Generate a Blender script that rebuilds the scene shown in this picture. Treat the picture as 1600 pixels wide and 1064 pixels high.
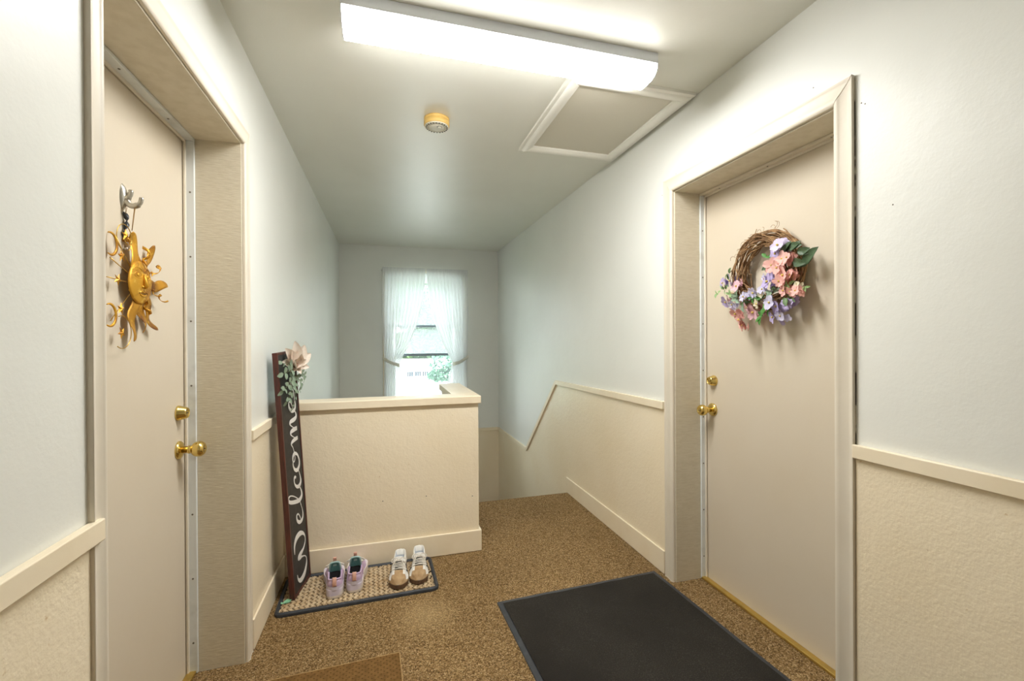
import bpy, math, random
from mathutils import Vector, Matrix, Euler

for o in list(bpy.data.objects):
    bpy.data.objects.remove(o, do_unlink=True)
S = bpy.context.scene
COL = S.collection
random.seed(7)
pi = math.pi

# ------------------------------------------------------------------ camera
CAM_H = 1.27
FPX = 693.34
yaw, pit, rol = math.radians(15.9), math.radians(-.167), math.radians(-.321)
fw = Vector((math.sin(yaw)*math.cos(pit), math.cos(yaw)*math.cos(pit), math.sin(pit)))
rt = Vector((math.cos(yaw), -math.sin(yaw), 0))
up = rt.cross(fw)
r2 = rt*math.cos(rol) + up*math.sin(rol)
u2 = -rt*math.sin(rol) + up*math.cos(rol)
cam = bpy.data.cameras.new('camera')
cam.sensor_fit = 'HORIZONTAL'
cam.sensor_width = 36.0
cam.lens = FPX/1600*36
cam.clip_start = .05
camo = bpy.data.objects.new('camera', cam)
COL.objects.link(camo)
camo.matrix_world = Matrix(((r2.x, u2.x, -fw.x, 0), (r2.y, u2.y, -fw.y, 0), (r2.z, u2.z, -fw.z, CAM_H), (0, 0, 0, 1)))
S.camera = camo

# ------------------------------------------------------------------ sky, sun, exposure
LAMP = 36.0
SKY = 6.8
SUN = 1.5
S.view_settings.view_transform = 'Standard'
S.view_settings.look = 'None'
S.view_settings.exposure = 1.0
S.view_settings.gamma = 1.0
S.view_settings.use_curve_mapping = False
W = bpy.data.worlds.new('sky')
S.world = W
W.use_nodes = True
bg = W.node_tree.nodes['Background']
bg.inputs[0].default_value = (.86, .97, 1.0, 1)
bg.inputs[1].default_value = SKY
sun = bpy.data.lights.new('sun', 'SUN')
sun.energy = SUN
sun.angle = .01
sun.color = (1, .96, .88)
suno = bpy.data.objects.new('sun', sun)
COL.objects.link(suno)
suno.rotation_euler = (math.radians(48), 0, math.radians(-28))   # from behind the house, onto the garage opposite
suno.location = (0, -6, 12)
por = bpy.data.lights.new('window_portal', 'AREA')
por.shape = 'RECTANGLE'
por.size, por.size_y = .78, 1.7
por.cycles.is_portal = True
poro = bpy.data.objects.new('window_portal', por)
COL.objects.link(poro)
poro.location = (.492, 5.985, 1.2)
poro.rotation_euler = (math.radians(-90), 0, 0)

# ------------------------------------------------------------------ helpers
def lin(c):
    c = c/255
    return c/12.92 if c <= .04045 else ((c+.055)/1.055)**2.4
def rgb(*c):
    return tuple(lin(x) for x in c) + (1,)

class MB:
    def __init__(s):
        s.v, s.f = [], []
    def add(s, vs, fs, M=None):
        n = len(s.v)
        s.v += [tuple(M @ Vector(p)) if M else tuple(p) for p in vs]
        s.f += [tuple(i+n for i in f) for f in fs]
        return s
    def box(s, x0, x1, y0, y1, z0, z1, M=None):
        vs = [(x, y, z) for x in (x0, x1) for y in (y0, y1) for z in (z0, z1)]
        return s.add(vs, [(0, 1, 3, 2), (4, 6, 7, 5), (0, 4, 5, 1), (2, 3, 7, 6), (0, 2, 6, 4), (1, 5, 7, 3)], M)
    def prism(s, ax, poly, a, b, M=None):
        def P(u, v, w):
            return {0: (w, u, v), 1: (u, w, v), 2: (u, v, w)}[ax]
        n = len(poly)
        vs = [P(u, v, a) for u, v in poly] + [P(u, v, b) for u, v in poly]
        fs = [tuple(range(n))[::-1], tuple(range(n, 2*n))] + [(i, (i+1) % n, n+(i+1) % n, n+i) for i in range(n)]
        return s.add(vs, fs, M)
    def grid(s, fn, nu, nv, M=None, closeu=False):
        vs = [fn(i/nu, j/nv) for i in range(nu+(0 if closeu else 1)) for j in range(nv+1)]
        fs = []
        k = nu if closeu else nu+1
        for i in range(nu):
            for j in range(nv):
                a = i*(nv+1)+j
                b = ((i+1) % k)*(nv+1)+j
                fs.append((a, b, b+1, a+1))
        return s.add(vs, fs, M)
    def tube(s, pts, r, n=6, M=None, closed=False):
        pts = [Vector(p) for p in pts]
        m = len(pts)
        rr = r if isinstance(r, (list, tuple)) else [r]*m
        vs = []
        ref = None
        for i, p in enumerate(pts):
            if closed:
                t = pts[(i+1) % m]-pts[i-1]
            else:
                t = pts[min(i+1, m-1)]-pts[max(i-1, 0)]
            t.normalize()
            if ref is None:
                ref = Vector((0, 0, 1)) if abs(t.z) < .9 else Vector((1, 0, 0))
            a = (ref - t*ref.dot(t)).normalized()
            ref = a
            b = t.cross(a)
            for k in range(n):
                q = 2*pi*k/n
                vs.append(p + (a*math.cos(q)+b*math.sin(q))*rr[i])
        fs = []
        for i in range(m if closed else m-1):
            for k in range(n):
                j = (i+1) % m
                fs.append((i*n+k, i*n+(k+1) % n, j*n+(k+1) % n, j*n+k))
        if not closed:
            fs += [tuple(range(n))[::-1], tuple((m-1)*n+k for k in range(n))]
        return s.add(vs, fs, M)
    def lathe(s, prof, n=24, M=None):
        """profile (r, h) turned about local z"""
        vs = [(r*math.cos(2*pi*k/n), r*math.sin(2*pi*k/n), h) for r, h in prof for k in range(n)]
        fs = []
        for i in range(len(prof)-1):
            for k in range(n):
                fs.append((i*n+k, i*n+(k+1) % n, (i+1)*n+(k+1) % n, (i+1)*n+k))
        fs += [tuple(range(n))[::-1], tuple((len(prof)-1)*n+k for k in range(n))]
        return s.add(vs, fs, M)
    def ball(s, c, r, nu=12, nv=8, M=None):
        rx, ry, rz = r if isinstance(r, (tuple, list)) else (r, r, r)
        return s.grid(lambda u, v: (c[0]+rx*math.cos(2*pi*u)*math.sin(pi*v), c[1]+ry*math.sin(2*pi*u)*math.sin(pi*v), c[2]-rz*math.cos(pi*v)), nu, nv, M, True)
    def mesh(s, name, smooth=False):
        me = bpy.data.meshes.new(name)
        me.from_pydata(s.v, [], s.f)
        me.update()
        if smooth:
            for p in me.polygons:
                p.use_smooth = True
        return me

def tag(o, label=None, cat=None, group=None, kind=None):
    if label: o['label'] = label
    if cat: o['category'] = cat
    if group: o['group'] = group
    if kind: o['kind'] = kind
    return o
def link(name, me, mat, parent=None, smooth=None):
    o = bpy.data.objects.new(name, me)
    COL.objects.link(o)
    if mat and not me.materials:
        me.materials.append(mat)
    o.parent = parent
    return o
def bev(o, w=.003, seg=2):
    m = o.modifiers.new('bevel', 'BEVEL')
    m.width = w
    m.segments = seg
    m.limit_method = 'ANGLE'
    m.angle_limit = math.radians(40)
    for p in o.data.polygons:
        p.use_smooth = True
    m.harden_normals = True
    return o
def build(name, mb, mat, parent=None, smooth=False, bevel=0):
    """world-space vertices; a child is stored relative to its parent"""
    if parent is not None:
        o = link(name, None or mb.mesh(name, smooth), mat, parent)
        bpy.context.view_layer.update()
        o.matrix_parent_inverse = parent.matrix_world.inverted()
    else:
        o = link(name, mb.mesh(name, smooth), mat)
    if bevel:
        bev(o, bevel)
    return o
def local(name, mb, mat, parent, smooth=False, bevel=0):
    o = link(name, mb.mesh(name, smooth), mat, parent)
    if bevel:
        bev(o, bevel)
    return o
def thing(name, loc, label, cat, group=None, rot=(0, 0, 0)):
    o = bpy.data.objects.new(name, None)
    COL.objects.link(o)
    o.location = loc
    o.rotation_euler = rot
    o.empty_display_size = .05
    bpy.context.view_layer.update()
    return tag(o, label, cat, group)
def struct(name, mb, mat, label, cat, bevel=0, smooth=False):
    o = build(name, mb, mat, None, smooth, bevel)
    return tag(o, label, cat, None, 'structure')

# ------------------------------------------------------------------ materials
def mat(name, col, rough=.5, metal=0.0, spec=.5, var=None, bump=None, emit=None, trans=None, coat=0, sheen=0):
    m = bpy.data.materials.new(name)
    m.use_nodes = True
    nt = m.node_tree
    b = nt.nodes['Principled BSDF']
    b.inputs['Base Color'].default_value = col
    b.inputs['Roughness'].default_value = rough
    b.inputs['Metallic'].default_value = metal
    b.inputs['Specular IOR Level'].default_value = spec
    b.inputs['Coat Weight'].default_value = coat
    b.inputs['Sheen Weight'].default_value = sheen
    tc = nt.nodes.new('ShaderNodeTexCoord')
    if var:           # list of (scale, colour, low, high)
        prev = None
        for sc, c2, lo, hi, *rest in var:
            no = nt.nodes.new('ShaderNodeTexNoise')
            no.inputs['Scale'].default_value = sc
            no.inputs['Detail'].default_value = 3
            if rest:
                mp = nt.nodes.new('ShaderNodeMapping')
                mp.inputs['Scale'].default_value = rest[0]
                nt.links.new(tc.outputs['Object'], mp.inputs[0])
                nt.links.new(mp.outputs[0], no.inputs['Vector'])
            else:
                nt.links.new(tc.outputs['Object'], no.inputs['Vector'])
            mr = nt.nodes.new('ShaderNodeMapRange')
            mr.inputs[1].default_value, mr.inputs[2].default_value = lo, hi
            nt.links.new(no.outputs['Fac'], mr.inputs[0])
            mx = nt.nodes.new('ShaderNodeMix')
            mx.data_type = 'RGBA'
            mx.inputs[6].default_value = col
            mx.inputs[7].default_value = c2
            nt.links.new(mr.outputs[0], mx.inputs[0])
            if prev:
                nt.links.new(prev, mx.inputs[6])
            prev = mx.outputs[2]
        nt.links.new(prev, b.inputs['Base Color'])
    if bump:          # list of (scale, distance[, stretch])
        prev = None
        for sc, dist, *rest in bump:
            no = nt.nodes.new('ShaderNodeTexNoise')
            no.inputs['Scale'].default_value = sc
            no.inputs['Detail'].default_value = 4
            if rest:
                mp = nt.nodes.new('ShaderNodeMapping')
                mp.inputs['Scale'].default_value = rest[0]
                nt.links.new(tc.outputs['Object'], mp.inputs[0])
                nt.links.new(mp.outputs[0], no.inputs['Vector'])
            else:
                nt.links.new(tc.outputs['Object'], no.inputs['Vector'])
            bp = nt.nodes.new('ShaderNodeBump')
            bp.inputs['Strength'].default_value = 1
            bp.inputs['Distance'].default_value = dist
            nt.links.new(no.outputs['Fac'], bp.inputs['Height'])
            if prev:
                nt.links.new(prev, bp.inputs['Normal'])
            prev = bp.outputs[0]
        nt.links.new(prev, b.inputs['Normal'])
    if emit:
        b.inputs['Emission Color'].default_value = emit[0]
        b.inputs['Emission Strength'].default_value = emit[1]
    if trans:         # leaf or cloth that lets light through
        t = nt.nodes.new('ShaderNodeBsdfTranslucent')
        t.inputs[0].default_value = col
        mxs = nt.nodes.new('ShaderNodeMixShader')
        mxs.inputs[0].default_value = trans
        nt.links.new(b.outputs[0], mxs.inputs[1])
        nt.links.new(t.outputs[0], mxs.inputs[2])
        nt.links.new(mxs.outputs[0], nt.nodes['Material Output'].inputs[0])
    return m

WALL = mat('upper_wall_paint', rgb(236, 237, 231), .42, spec=.4, var=[(1.3, rgb(231, 232, 226), .4, .7)], bump=[(9, .0025), (160, .00025)])
CEIL = mat('ceiling_paint', rgb(233, 232, 222), .36, spec=.45, var=[(1.5, rgb(228, 227, 216), .4, .7)], bump=[(5, .002), (140, .0002)])
CREAM = mat('cream_stucco', rgb(248, 235, 209), .34, spec=.45, var=[(2.2, rgb(244, 229, 199), .4, .7), (70, rgb(222, 198, 156), .70, .78)],
            bump=[(11, .0014), (42, .0013), (95, .0009), (200, .0003)])
TRIM = mat('cream_trim', rgb(247, 234, 208), .38, spec=.45, var=[(5, rgb(242, 227, 198), .45, .7)], bump=[(30, .0008)])
DOORM = mat('door_paint', rgb(214, 203, 184), .5, spec=.35, var=[(2.5, rgb(212, 200, 179), .4, .75)], bump=[(40, .0003), (6, .0006)])
CASE = mat('casing_paint', rgb(226, 217, 200), .46, spec=.4, var=[(4, rgb(220, 210, 192), .45, .7)], bump=[(40, .0005)])
JAMB = mat('jamb_paint', rgb(216, 207, 186), .45, spec=.35, var=[(30, rgb(207, 197, 174), .4, .7, (1, 1, 6))], bump=[(28, .0008, (1, 1, 8))])
STRIP = mat('white_weatherstrip', rgb(226, 230, 230), .35, var=[(12, rgb(205, 208, 206), .5, .7)])
SCREW = mat('dull_screw', rgb(120, 116, 108), .4, .8)
GAP = mat('dark_gap_caulk', rgb(60, 52, 40), .9, var=[(9, rgb(196, 188, 168), .47, .53)])
BRASS = mat('polished_brass', rgb(236, 210, 132), .22, 1.0, var=[(18, rgb(220, 190, 108), .45, .7)])
THRES = mat('brass_threshold', rgb(214, 184, 104), .32, .85, var=[(25, rgb(196, 168, 100), .45, .7)])
WHITE = mat('white_window_paint', rgb(232, 234, 232), .45)
GREYM = mat('backlit_sash_grey', rgb(128, 140, 146), .45, .2)  # grey puts the backlit shade of the sash rails into their colour
LAMPM = mat('white_lamp_metal', rgb(226, 230, 236), .4)
DIFF = mat('lit_diffuser', rgb(250, 248, 240), .5, emit=((1, .99, .965, 1), LAMP))
def lamp_lens():
    """lens lit by a row of downward diodes: full strength underneath, weak up its flanks"""
    nt = DIFF.node_tree
    N, L = nt.nodes.new, nt.links.new
    ge, sp, mr = N('ShaderNodeNewGeometry'), N('ShaderNodeSeparateXYZ'), N('ShaderNodeMapRange')
    L(ge.outputs['Normal'], sp.inputs[0])
    L(sp.outputs[2], mr.inputs[0])
    mr.inputs[1].default_value, mr.inputs[2].default_value = -1.0, -.05
    mr.inputs[3].default_value, mr.inputs[4].default_value = LAMP, LAMP*.07
    L(mr.outputs[0], nt.nodes['Principled BSDF'].inputs['Emission Strength'])
lamp_lens()
SMOKE = mat('yellowed_plastic', rgb(232, 196, 116), .4, var=[(9, rgb(222, 182, 100), .4, .7)])
SMOKEB = mat('pale_plastic', rgb(222, 218, 200), .45)
DARK = mat('dark_slot', rgb(52, 50, 46), .8)
PANEL = mat('hatch_panel', rgb(214, 208, 192), .5, bump=[(120, .0006)])
HFRAME = mat('hatch_frame_paint', rgb(240, 238, 228), .38, bump=[(30, .0005)])
GOLD = mat('aged_gold_metal', rgb(222, 168, 58), .46, .65, var=[(22, rgb(164, 108, 44), .50, .68), (60, rgb(238, 196, 90), .58, .7)], bump=[(60, .0006)])
GOLDR = mat('rusted_gold_metal', rgb(204, 150, 54), .48, .65, var=[(18, rgb(136, 90, 52), .44, .62), (55, rgb(226, 180, 74), .56, .7)], bump=[(50, .0006)])
RUSTSHADE = mat('rust_crease_shade', rgb(92, 58, 30), .7, .3)
WIRE = mat('gold_wire', rgb(206, 168, 84), .3, .9)
NICKEL = mat('brushed_nickel', rgb(196, 192, 182), .3, .9)
CORD = mat('tan_cord', rgb(186, 150, 98), .8)
CHARM = mat('dark_grey_twist', rgb(62, 66, 72), .4, .3)

def carpet():
    m = bpy.data.materials.new('brown_tweed_carpet')
    m.use_nodes = True
    nt = m.node_tree
    N = nt.nodes.new
    L = nt.links.new
    b = nt.nodes['Principled BSDF']
    b.inputs['Roughness'].default_value = .95
    b.inputs['Specular IOR Level'].default_value = .1
    tc = N('ShaderNodeTexCoord')
    v = N('ShaderNodeTexVoronoi')
    v.inputs['Scale'].default_value = 260
    L(tc.outputs['Object'], v.inputs['Vector'])
    sep = N('ShaderNodeSeparateColor')
    L(v.outputs['Color'], sep.inputs[0])
    cr = N('ShaderNodeValToRGB')
    e = cr.color_ramp.elements
    e[0].position, e[0].color = 0, rgb(86, 66, 42)
    e[1].position, e[1].color = 1, rgb(208, 180, 136)
    for p, c in ((.22, rgb(120, 94, 60)), (.5, rgb(150, 121, 80)), (.8, rgb(174, 143, 98))):
        q = e.new(p)
        q.color = c
    L(sep.outputs[0], cr.inputs[0])
    n2 = N('ShaderNodeTexNoise')
    n2.inputs['Scale'].default_value = 1.6
    L(tc.outputs['Object'], n2.inputs['Vector'])
    mr = N('ShaderNodeMapRange')
    mr.inputs[1].default_value, mr.inputs[2].default_value = .35, .7
    mr.inputs[3].default_value, mr.inputs[4].default_value = .78, .98
    L(n2.outputs['Fac'], mr.inputs[0])
    # worn, paler spot in front of the boot tray
    dist = N('ShaderNodeVectorMath')
    dist.operation = 'DISTANCE'
    dist.inputs[1].default_value = (.17, 2.08, 0)
    L(tc.outputs['Object'], dist.inputs[0])
    ms = N('ShaderNodeMapRange')
    ms.inputs[1].default_value, ms.inputs[2].default_value = .02, .17
    ms.inputs[3].default_value, ms.inputs[4].default_value = .35, 0
    L(dist.outputs['Value'], ms.inputs[0])
    mx = N('ShaderNodeMix')
    mx.data_type = 'RGBA'
    mx.blend_type = 'MULTIPLY'
    mx.inputs[0].default_value = 1
    L(cr.outputs[0], mx.inputs[6])
    L(mr.outputs[0], mx.inputs[7])
    mw = N('ShaderNodeMix')
    mw.data_type = 'RGBA'
    mw.inputs[7].default_value = rgb(205, 178, 132)
    L(ms.outputs[0], mw.inputs[0])
    L(mx.outputs[2], mw.inputs[6])
    L(mw.outputs[2], b.inputs['Base Color'])
    bp = N('ShaderNodeBump')
    bp.inputs['Distance'].default_value = .004
    bp.inputs['Strength'].default_value = .8
    L(v.outputs['Distance'], bp.inputs['Height'])
    bp.invert = True
    L(bp.outputs[0], b.inputs['Normal'])
    return m
CARPET = carpet()

def glass(name, haze, tint=(1, 1, 1, 1)):
    m = bpy.data.materials.new(name)
    m.use_nodes = True
    nt = m.node_tree
    N = nt.nodes.new
    nt.nodes.remove(nt.nodes['Principled BSDF'])
    t = N('ShaderNodeBsdfTransparent')
    t.inputs[0].default_value = tint
    g = N('ShaderNodeBsdfGlossy')
    g.inputs['Roughness'].default_value = .02
    fr = N('ShaderNodeFresnel')
    fr.inputs[0].default_value = 1.3
    m1 = N('ShaderNodeMixShader')
    nt.links.new(fr.outputs[0], m1.inputs[0])
    nt.links.new(t.outputs[0], m1.inputs[1])
    nt.links.new(g.outputs[0], m1.inputs[2])
    tr = N('ShaderNodeBsdfTranslucent')
    tr.inputs[0].default_value = (.9, .96, .96, 1)
    m2 = N('ShaderNodeMixShader')
    m2.inputs[0].default_value = haze
    nt.links.new(m1.outputs[0], m2.inputs[1])
    nt.links.new(tr.outputs[0], m2.inputs[2])
    nt.links.new(m2.outputs[0], nt.nodes['Material Output'].inputs[0])
    return m
GLASS = glass('clear_glass', .02)
HAZEGLASS = glass('hazy_glass', .09)  # same glass with more whitish haze mixed into the material

def sheer():
    m = bpy.data.materials.new('sheer_white_voile')
    m.use_nodes = True
    nt = m.node_tree
    N = nt.nodes.new
    nt.nodes.remove(nt.nodes['Principled BSDF'])
    d = N('ShaderNodeBsdfDiffuse')
    d.inputs[0].default_value = (.93, .94, .94, 1)
    t = N('ShaderNodeBsdfTranslucent')
    t.inputs[0].default_value = (.93, .95, .95, 1)
    a = N('ShaderNodeMixShader')
    a.inputs[0].default_value = .22
    nt.links.new(d.outputs[0], a.inputs[1])
    nt.links.new(t.outputs[0], a.inputs[2])
    tp = N('ShaderNodeBsdfTransparent')
    lw = N('ShaderNodeLayerWeight')
    lw.inputs[0].default_value = .35
    mr = N('ShaderNodeMapRange')
    mr.inputs[3].default_value, mr.inputs[4].default_value = .72, .97
    nt.links.new(lw.outputs['Facing'], mr.inputs[0])
    b = N('ShaderNodeMixShader')
    nt.links.new(mr.outputs[0], b.inputs[0])
    nt.links.new(tp.outputs[0], b.inputs[1])
    nt.links.new(a.outputs[0], b.inputs[2])
    nt.links.new(b.outputs[0], nt.nodes['Material Output'].inputs[0])
    return m
SHEER = sheer()

# ------------------------------------------------------------------ the room shell
XL, XR, YB, YF, ZC = -.54, 1.447, -1.7, 5.75, 2.44
ZLOW = -2.6
TH = .22
# door openings in the walls (before the jamb lining)
LD = (1.045, 1.985, 2.06)      # y near, y far, head height
RD = (1.112, 2.003, 2.048)
JT = .018

def wall_with_door(x0, x1, d, name, label):
    mb = MB()
    y0, y1, h = d
    mb.prism(0, [(YB-.1, ZLOW), (YF+.2, ZLOW), (YF+.2, 2.6), (YB-.1, 2.6), (YB-.1, 0), (y0, 0), (y0, h), (y1, h), (y1, 0), (YB-.1, -.001)], x0, x1)
    mb = MB()
    for a, b, c, e in ((YB-.1, y0, ZLOW, 2.6), (y1, YF+.2, ZLOW, 2.6), (y0, y1, h, 2.6), (y0, y1, ZLOW, -.26)):
        mb.box(x0, x1, a, b, c, e)
    return struct(name, mb, WALL, label, 'wall')
wl = wall_with_door(XL-TH, XL, LD, 'wall_left', 'pale upper wall with the brass-knobbed door and the sun ornament')
wr = wall_with_door(XR, XR+TH, RD, 'wall_right', 'long pale wall with the wreath door and a cream lower half')
# far wall with window opening
WX0, WX1, WZ0, WZ1 = -.005, .990, .30, 2.12
mb = MB()
for a, b, c, e in ((XL, WX0, ZLOW, 2.6), (WX1, XR, ZLOW, 2.6), (WX0, WX1, WZ1, 2.6), (WX0, WX1, ZLOW, WZ0)):
    mb.box(a, b, YF, YF+.2, c, e)
wf = struct('wall_far', mb, WALL, 'grey-green end wall with the curtained window', 'wall')
struct('wall_back', MB().box(XL, XR, YB-.1, YB, 0, 2.6), WALL, 'plain pale wall behind the viewer at the end of the hall', 'wall')
struct('wall_lower', MB().box(XL, XR, .9, 1.0, ZLOW, -.26), WALL, 'wall closing the lower stairwell beneath the hall floor', 'wall')
struct('ceiling', MB().box(XL, XR, YB, YF, ZC, 2.6), CEIL, 'smooth off-white ceiling with a faint sheen', 'ceiling')

# floor with its door recesses, the top landing's nosing
mb = MB()
mb.box(XL, XR, YB, 2.66, -.25, 0)
mb.box(.42, XR, 2.66, 3.40, -.25, 0)
mb.box(XL-.235, XL, LD[0]+JT, LD[1]-JT, -.25, 0)
mb.box(XR, XR+.225, RD[0]+JT, RD[1]-JT, -.25, 0)
mb.tube([(.535, 3.40, -.014), (XR-.001, 3.40, -.014)], .014, 10)
struct('floor', mb, CARPET, 'brown tweed carpet covering the upstairs hall', 'floor')
# flights of stairs
st = thing('staircase', (.99, 3.4, -.9), 'carpeted stairs going down beyond the top landing to the window landing', 'stairs')
st['kind'] = 'structure'
for k in range(4):
    build('tread', MB().box(.535, XR-.005, 3.40+.22*k, 3.62+.22*k, -.18*(k+1)-.19, -.18*(k+1)), CARPET, st, bevel=.008)
build('landing', MB().box(XL+.002, XR-.005, 4.28, YF-.005, -1.1, -.9), CARPET, st)
for k in range(8):
    build('tread', MB().box(XL+.002, .42, 4.28-.22*(k+1), 4.28-.22*k, -.9-.2*(k+1)-.21, -.9-.2*(k+1)), CARPET, st, bevel=.008)
build('lower_landing', MB().box(XL+.002, XR-.005, 1.0, 2.52, -2.7, -2.6), CARPET, st)
struct('floor_lower', MB().box(XL, XR, 1.0, YF, -2.8, -2.7), CARPET, 'floor of the storey below, at the foot of the stairs', 'floor')

# half wall around the stairwell
hw = tag(build('wall_half', MB().prism(2, [(XL, 2.63), (.535, 2.63), (.535, 3.42), (.41, 3.42), (.41, 2.745), (XL, 2.745)], -.25, .885), CREAM),
         'low cream stucco half wall guarding the stairwell', 'wall', None, 'structure')
build('skirt', MB().prism(0, [(3.42, ZLOW), (4.3, ZLOW), (4.3, .12), (3.42, .885)], .42, .525), CREAM, hw)
cap = [(XL, 2.612), (.55, 2.612), (.55, 3.436), (.392, 3.436), (.392, 2.765), (XL, 2.765)]
tag(build('trim_1', MB().prism(2, cap, .886, .932), TRIM, None, bevel=.005), 'painted wooden cap along the top of the half wall', 'trim', None, 'structure')
bb = [(XL+.013, 2.614), (.549, 2.614), (.549, 3.415), (.536, 3.415), (.536, 2.629), (XL+.013, 2.629)]
tag(build('baseboard_half', MB().prism(2, bb, .001, .126), TRIM, None, bevel=.004), 'cream baseboard wrapping round the foot of the half wall', 'baseboard', None, 'structure')
nails = ((.0, .08), (.35, .05))

# lower stucco zones on the walls
build('wainscot', MB().prism(0, [(YB, 0), (LD[0]-.022, 0), (LD[0]-.022, .9), (YB, .9)], XL, XL+.004), CREAM, wl)
build('wainscot', MB().prism(0, [(LD[1]+.05, 0), (2.63, 0), (2.63, .88), (LD[1]+.05, .88)], XL, XL+.004), CREAM, wl)
build('wainscot', MB().prism(0, [(YB, 0), (RD[0]-.045, 0), (RD[0]-.045, .9), (YB, .9)], XR-.004, XR), CREAM, wr)
build('wainscot', MB().prism(0, [(RD[1]+.06, 0), (3.4, 0), (3.4, ZLOW), (YF, ZLOW), (YF, .085), (4.51, .095), (3.655, .89), (RD[1]+.06, .89)], XR-.004, XR), CREAM, wr)
build('wainscot', MB().box(XL, XR-.004, YF-.004, YF, -.9, .085), CREAM, wf)

# chair rails
def rail(name, label, pts, h=.045):
    """pts run along a side wall as (y, top z)"""
    mb = MB()
    t = .016
    side = -1 if name[1] == 'R' else 1
    x = XR if side < 0 else XL
    n = len(pts)
    lo = []
    for i, (y, z) in enumerate(pts):
        if 0 < i < n-1:
            d0 = Vector((pts[i][0]-pts[i-1][0], pts[i][1]-pts[i-1][1])).normalized()
            d1 = Vector((pts[i+1][0]-pts[i][0], pts[i+1][1]-pts[i][1])).normalized()
            n0, n1 = Vector((d0.y, -d0.x)), Vector((d1.y, -d1.x))
            m = (n0+n1).normalized()
            w = m*(h*.85/max(.3, m.dot(n0)))
            lo.append((y+w.x, z+w.y))
        else:
            lo.append((y, z-h))
    for i in range(n-1):
        mb.prism(0, [pts[i], pts[i+1], lo[i+1], lo[i]], *((x-.018, x) if side < 0 else (x, x+.018)))
    return mb
def add_rail(name, side, label, pts, h=.045):
    o = build(name, rail(('_R' if side < 0 else '_L'), '', pts, h), TRIM, None, bevel=.003)
    return tag(o, label, 'trim', None, 'structure')
add_rail('trim_2', 1, 'cream chair rail running up to the near side of the left door', [(YB, .94), (1.040, .93)], .042)
add_rail('trim_3', 1, 'short cream chair rail between the left door and the half wall', [(LD[1]+.055, .902), (2.612, .898)], .042)
add_rail('trim_4', -1, 'cream chair rail to the right of the wreath door', [(YB, .94), (1.066, .928)], .043)
add_rail('trim_5', -1, 'cream chair rail that runs level then slants down beside the stairs', [(2.075, .930), (3.655, .905), (4.512, .118), (YF-.02, .102)], .043)
tag(build('trim_6', MB().box(XL, XR-.018, YF-.018, YF-.0045, .062, .102), TRIM, None, bevel=.003), 'low cream rail across the end wall at the landing', 'trim', None, 'structure')
# baseboards
for nm, lb, x0, x1, y0, y1 in (('baseboard_right', 'cream baseboard between the wreath door and the stairs', XR-.015, XR-.0045, 2.07, 3.42),
                               ('baseboard_right_near', 'cream baseboard to the right of the wreath door', XR-.015, XR-.0045, YB, 1.062),
                               ('baseboard_left', 'cream baseboard between the left door and the half wall', XL+.0045, XL+.015, LD[1]+.055, 2.613),
                               ('baseboard_left_near', 'cream baseboard on the near side of the left door', XL+.0045, XL+.015, YB, LD[0]-.03)):
    tag(build(nm, MB().box(x0, x1, y0, y1, .001, .125), TRIM, None, bevel=.004), lb, 'baseboard', None, 'structure')

# ------------------------------------------------------------------ doors
PROF = [(0, 0), (0, .011), (.004, .016), (.012, .0185), (.02, .017), (.026, .0145), (.046, .0125), (.054, .0125), (.058, .0145), (.062, .0145), (.062, 0)]
def casing(y0, y1, zt, xw, sgn, wnear, wfar, proud=1.0):
    """three mitred mouldings round an opening y0..y1; sgn is the direction out of the wall"""
    out = []
    for kind, w in (('near', wnear), ('head', wfar), ('far', wfar)):
        mb = MB()
        k = w/.062
        P = [(o*k, p*proud) for o, p in PROF]
        n = len(P)
        wn = wnear/.062
        if kind == 'near':
            A = [(xw+sgn*p, y0-o, 0) for o, p in P]
            B = [(xw+sgn*p, y0-o, zt+o*wfar/wnear) for o, p in P]
        elif kind == 'far':
            A = [(xw+sgn*p, y1+o, 0) for o, p in P]
            B = [(xw+sgn*p, y1+o, zt+o) for o, p in P]
        else:
            A = [(xw+sgn*p, y0-o*wnear/wfar, zt+o) for o, p in P]
            B = [(xw+sgn*p, y1+o, zt+o) for o, p in P]
        mb.add(A+B, [tuple(range(n)), tuple(range(n, 2*n))[::-1]] + [(i, i+1, n+i+1, n+i) for i in range(n-1)])
        out.append(mb)
    return out

def screw_mesh():
    return MB().lathe([(.0035, 0), (.0035, .0012), (.002, .0018)], 8).mesh('screw')
SCREWME = screw_mesh()
SCREWME.materials.append(SCREW)

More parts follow.
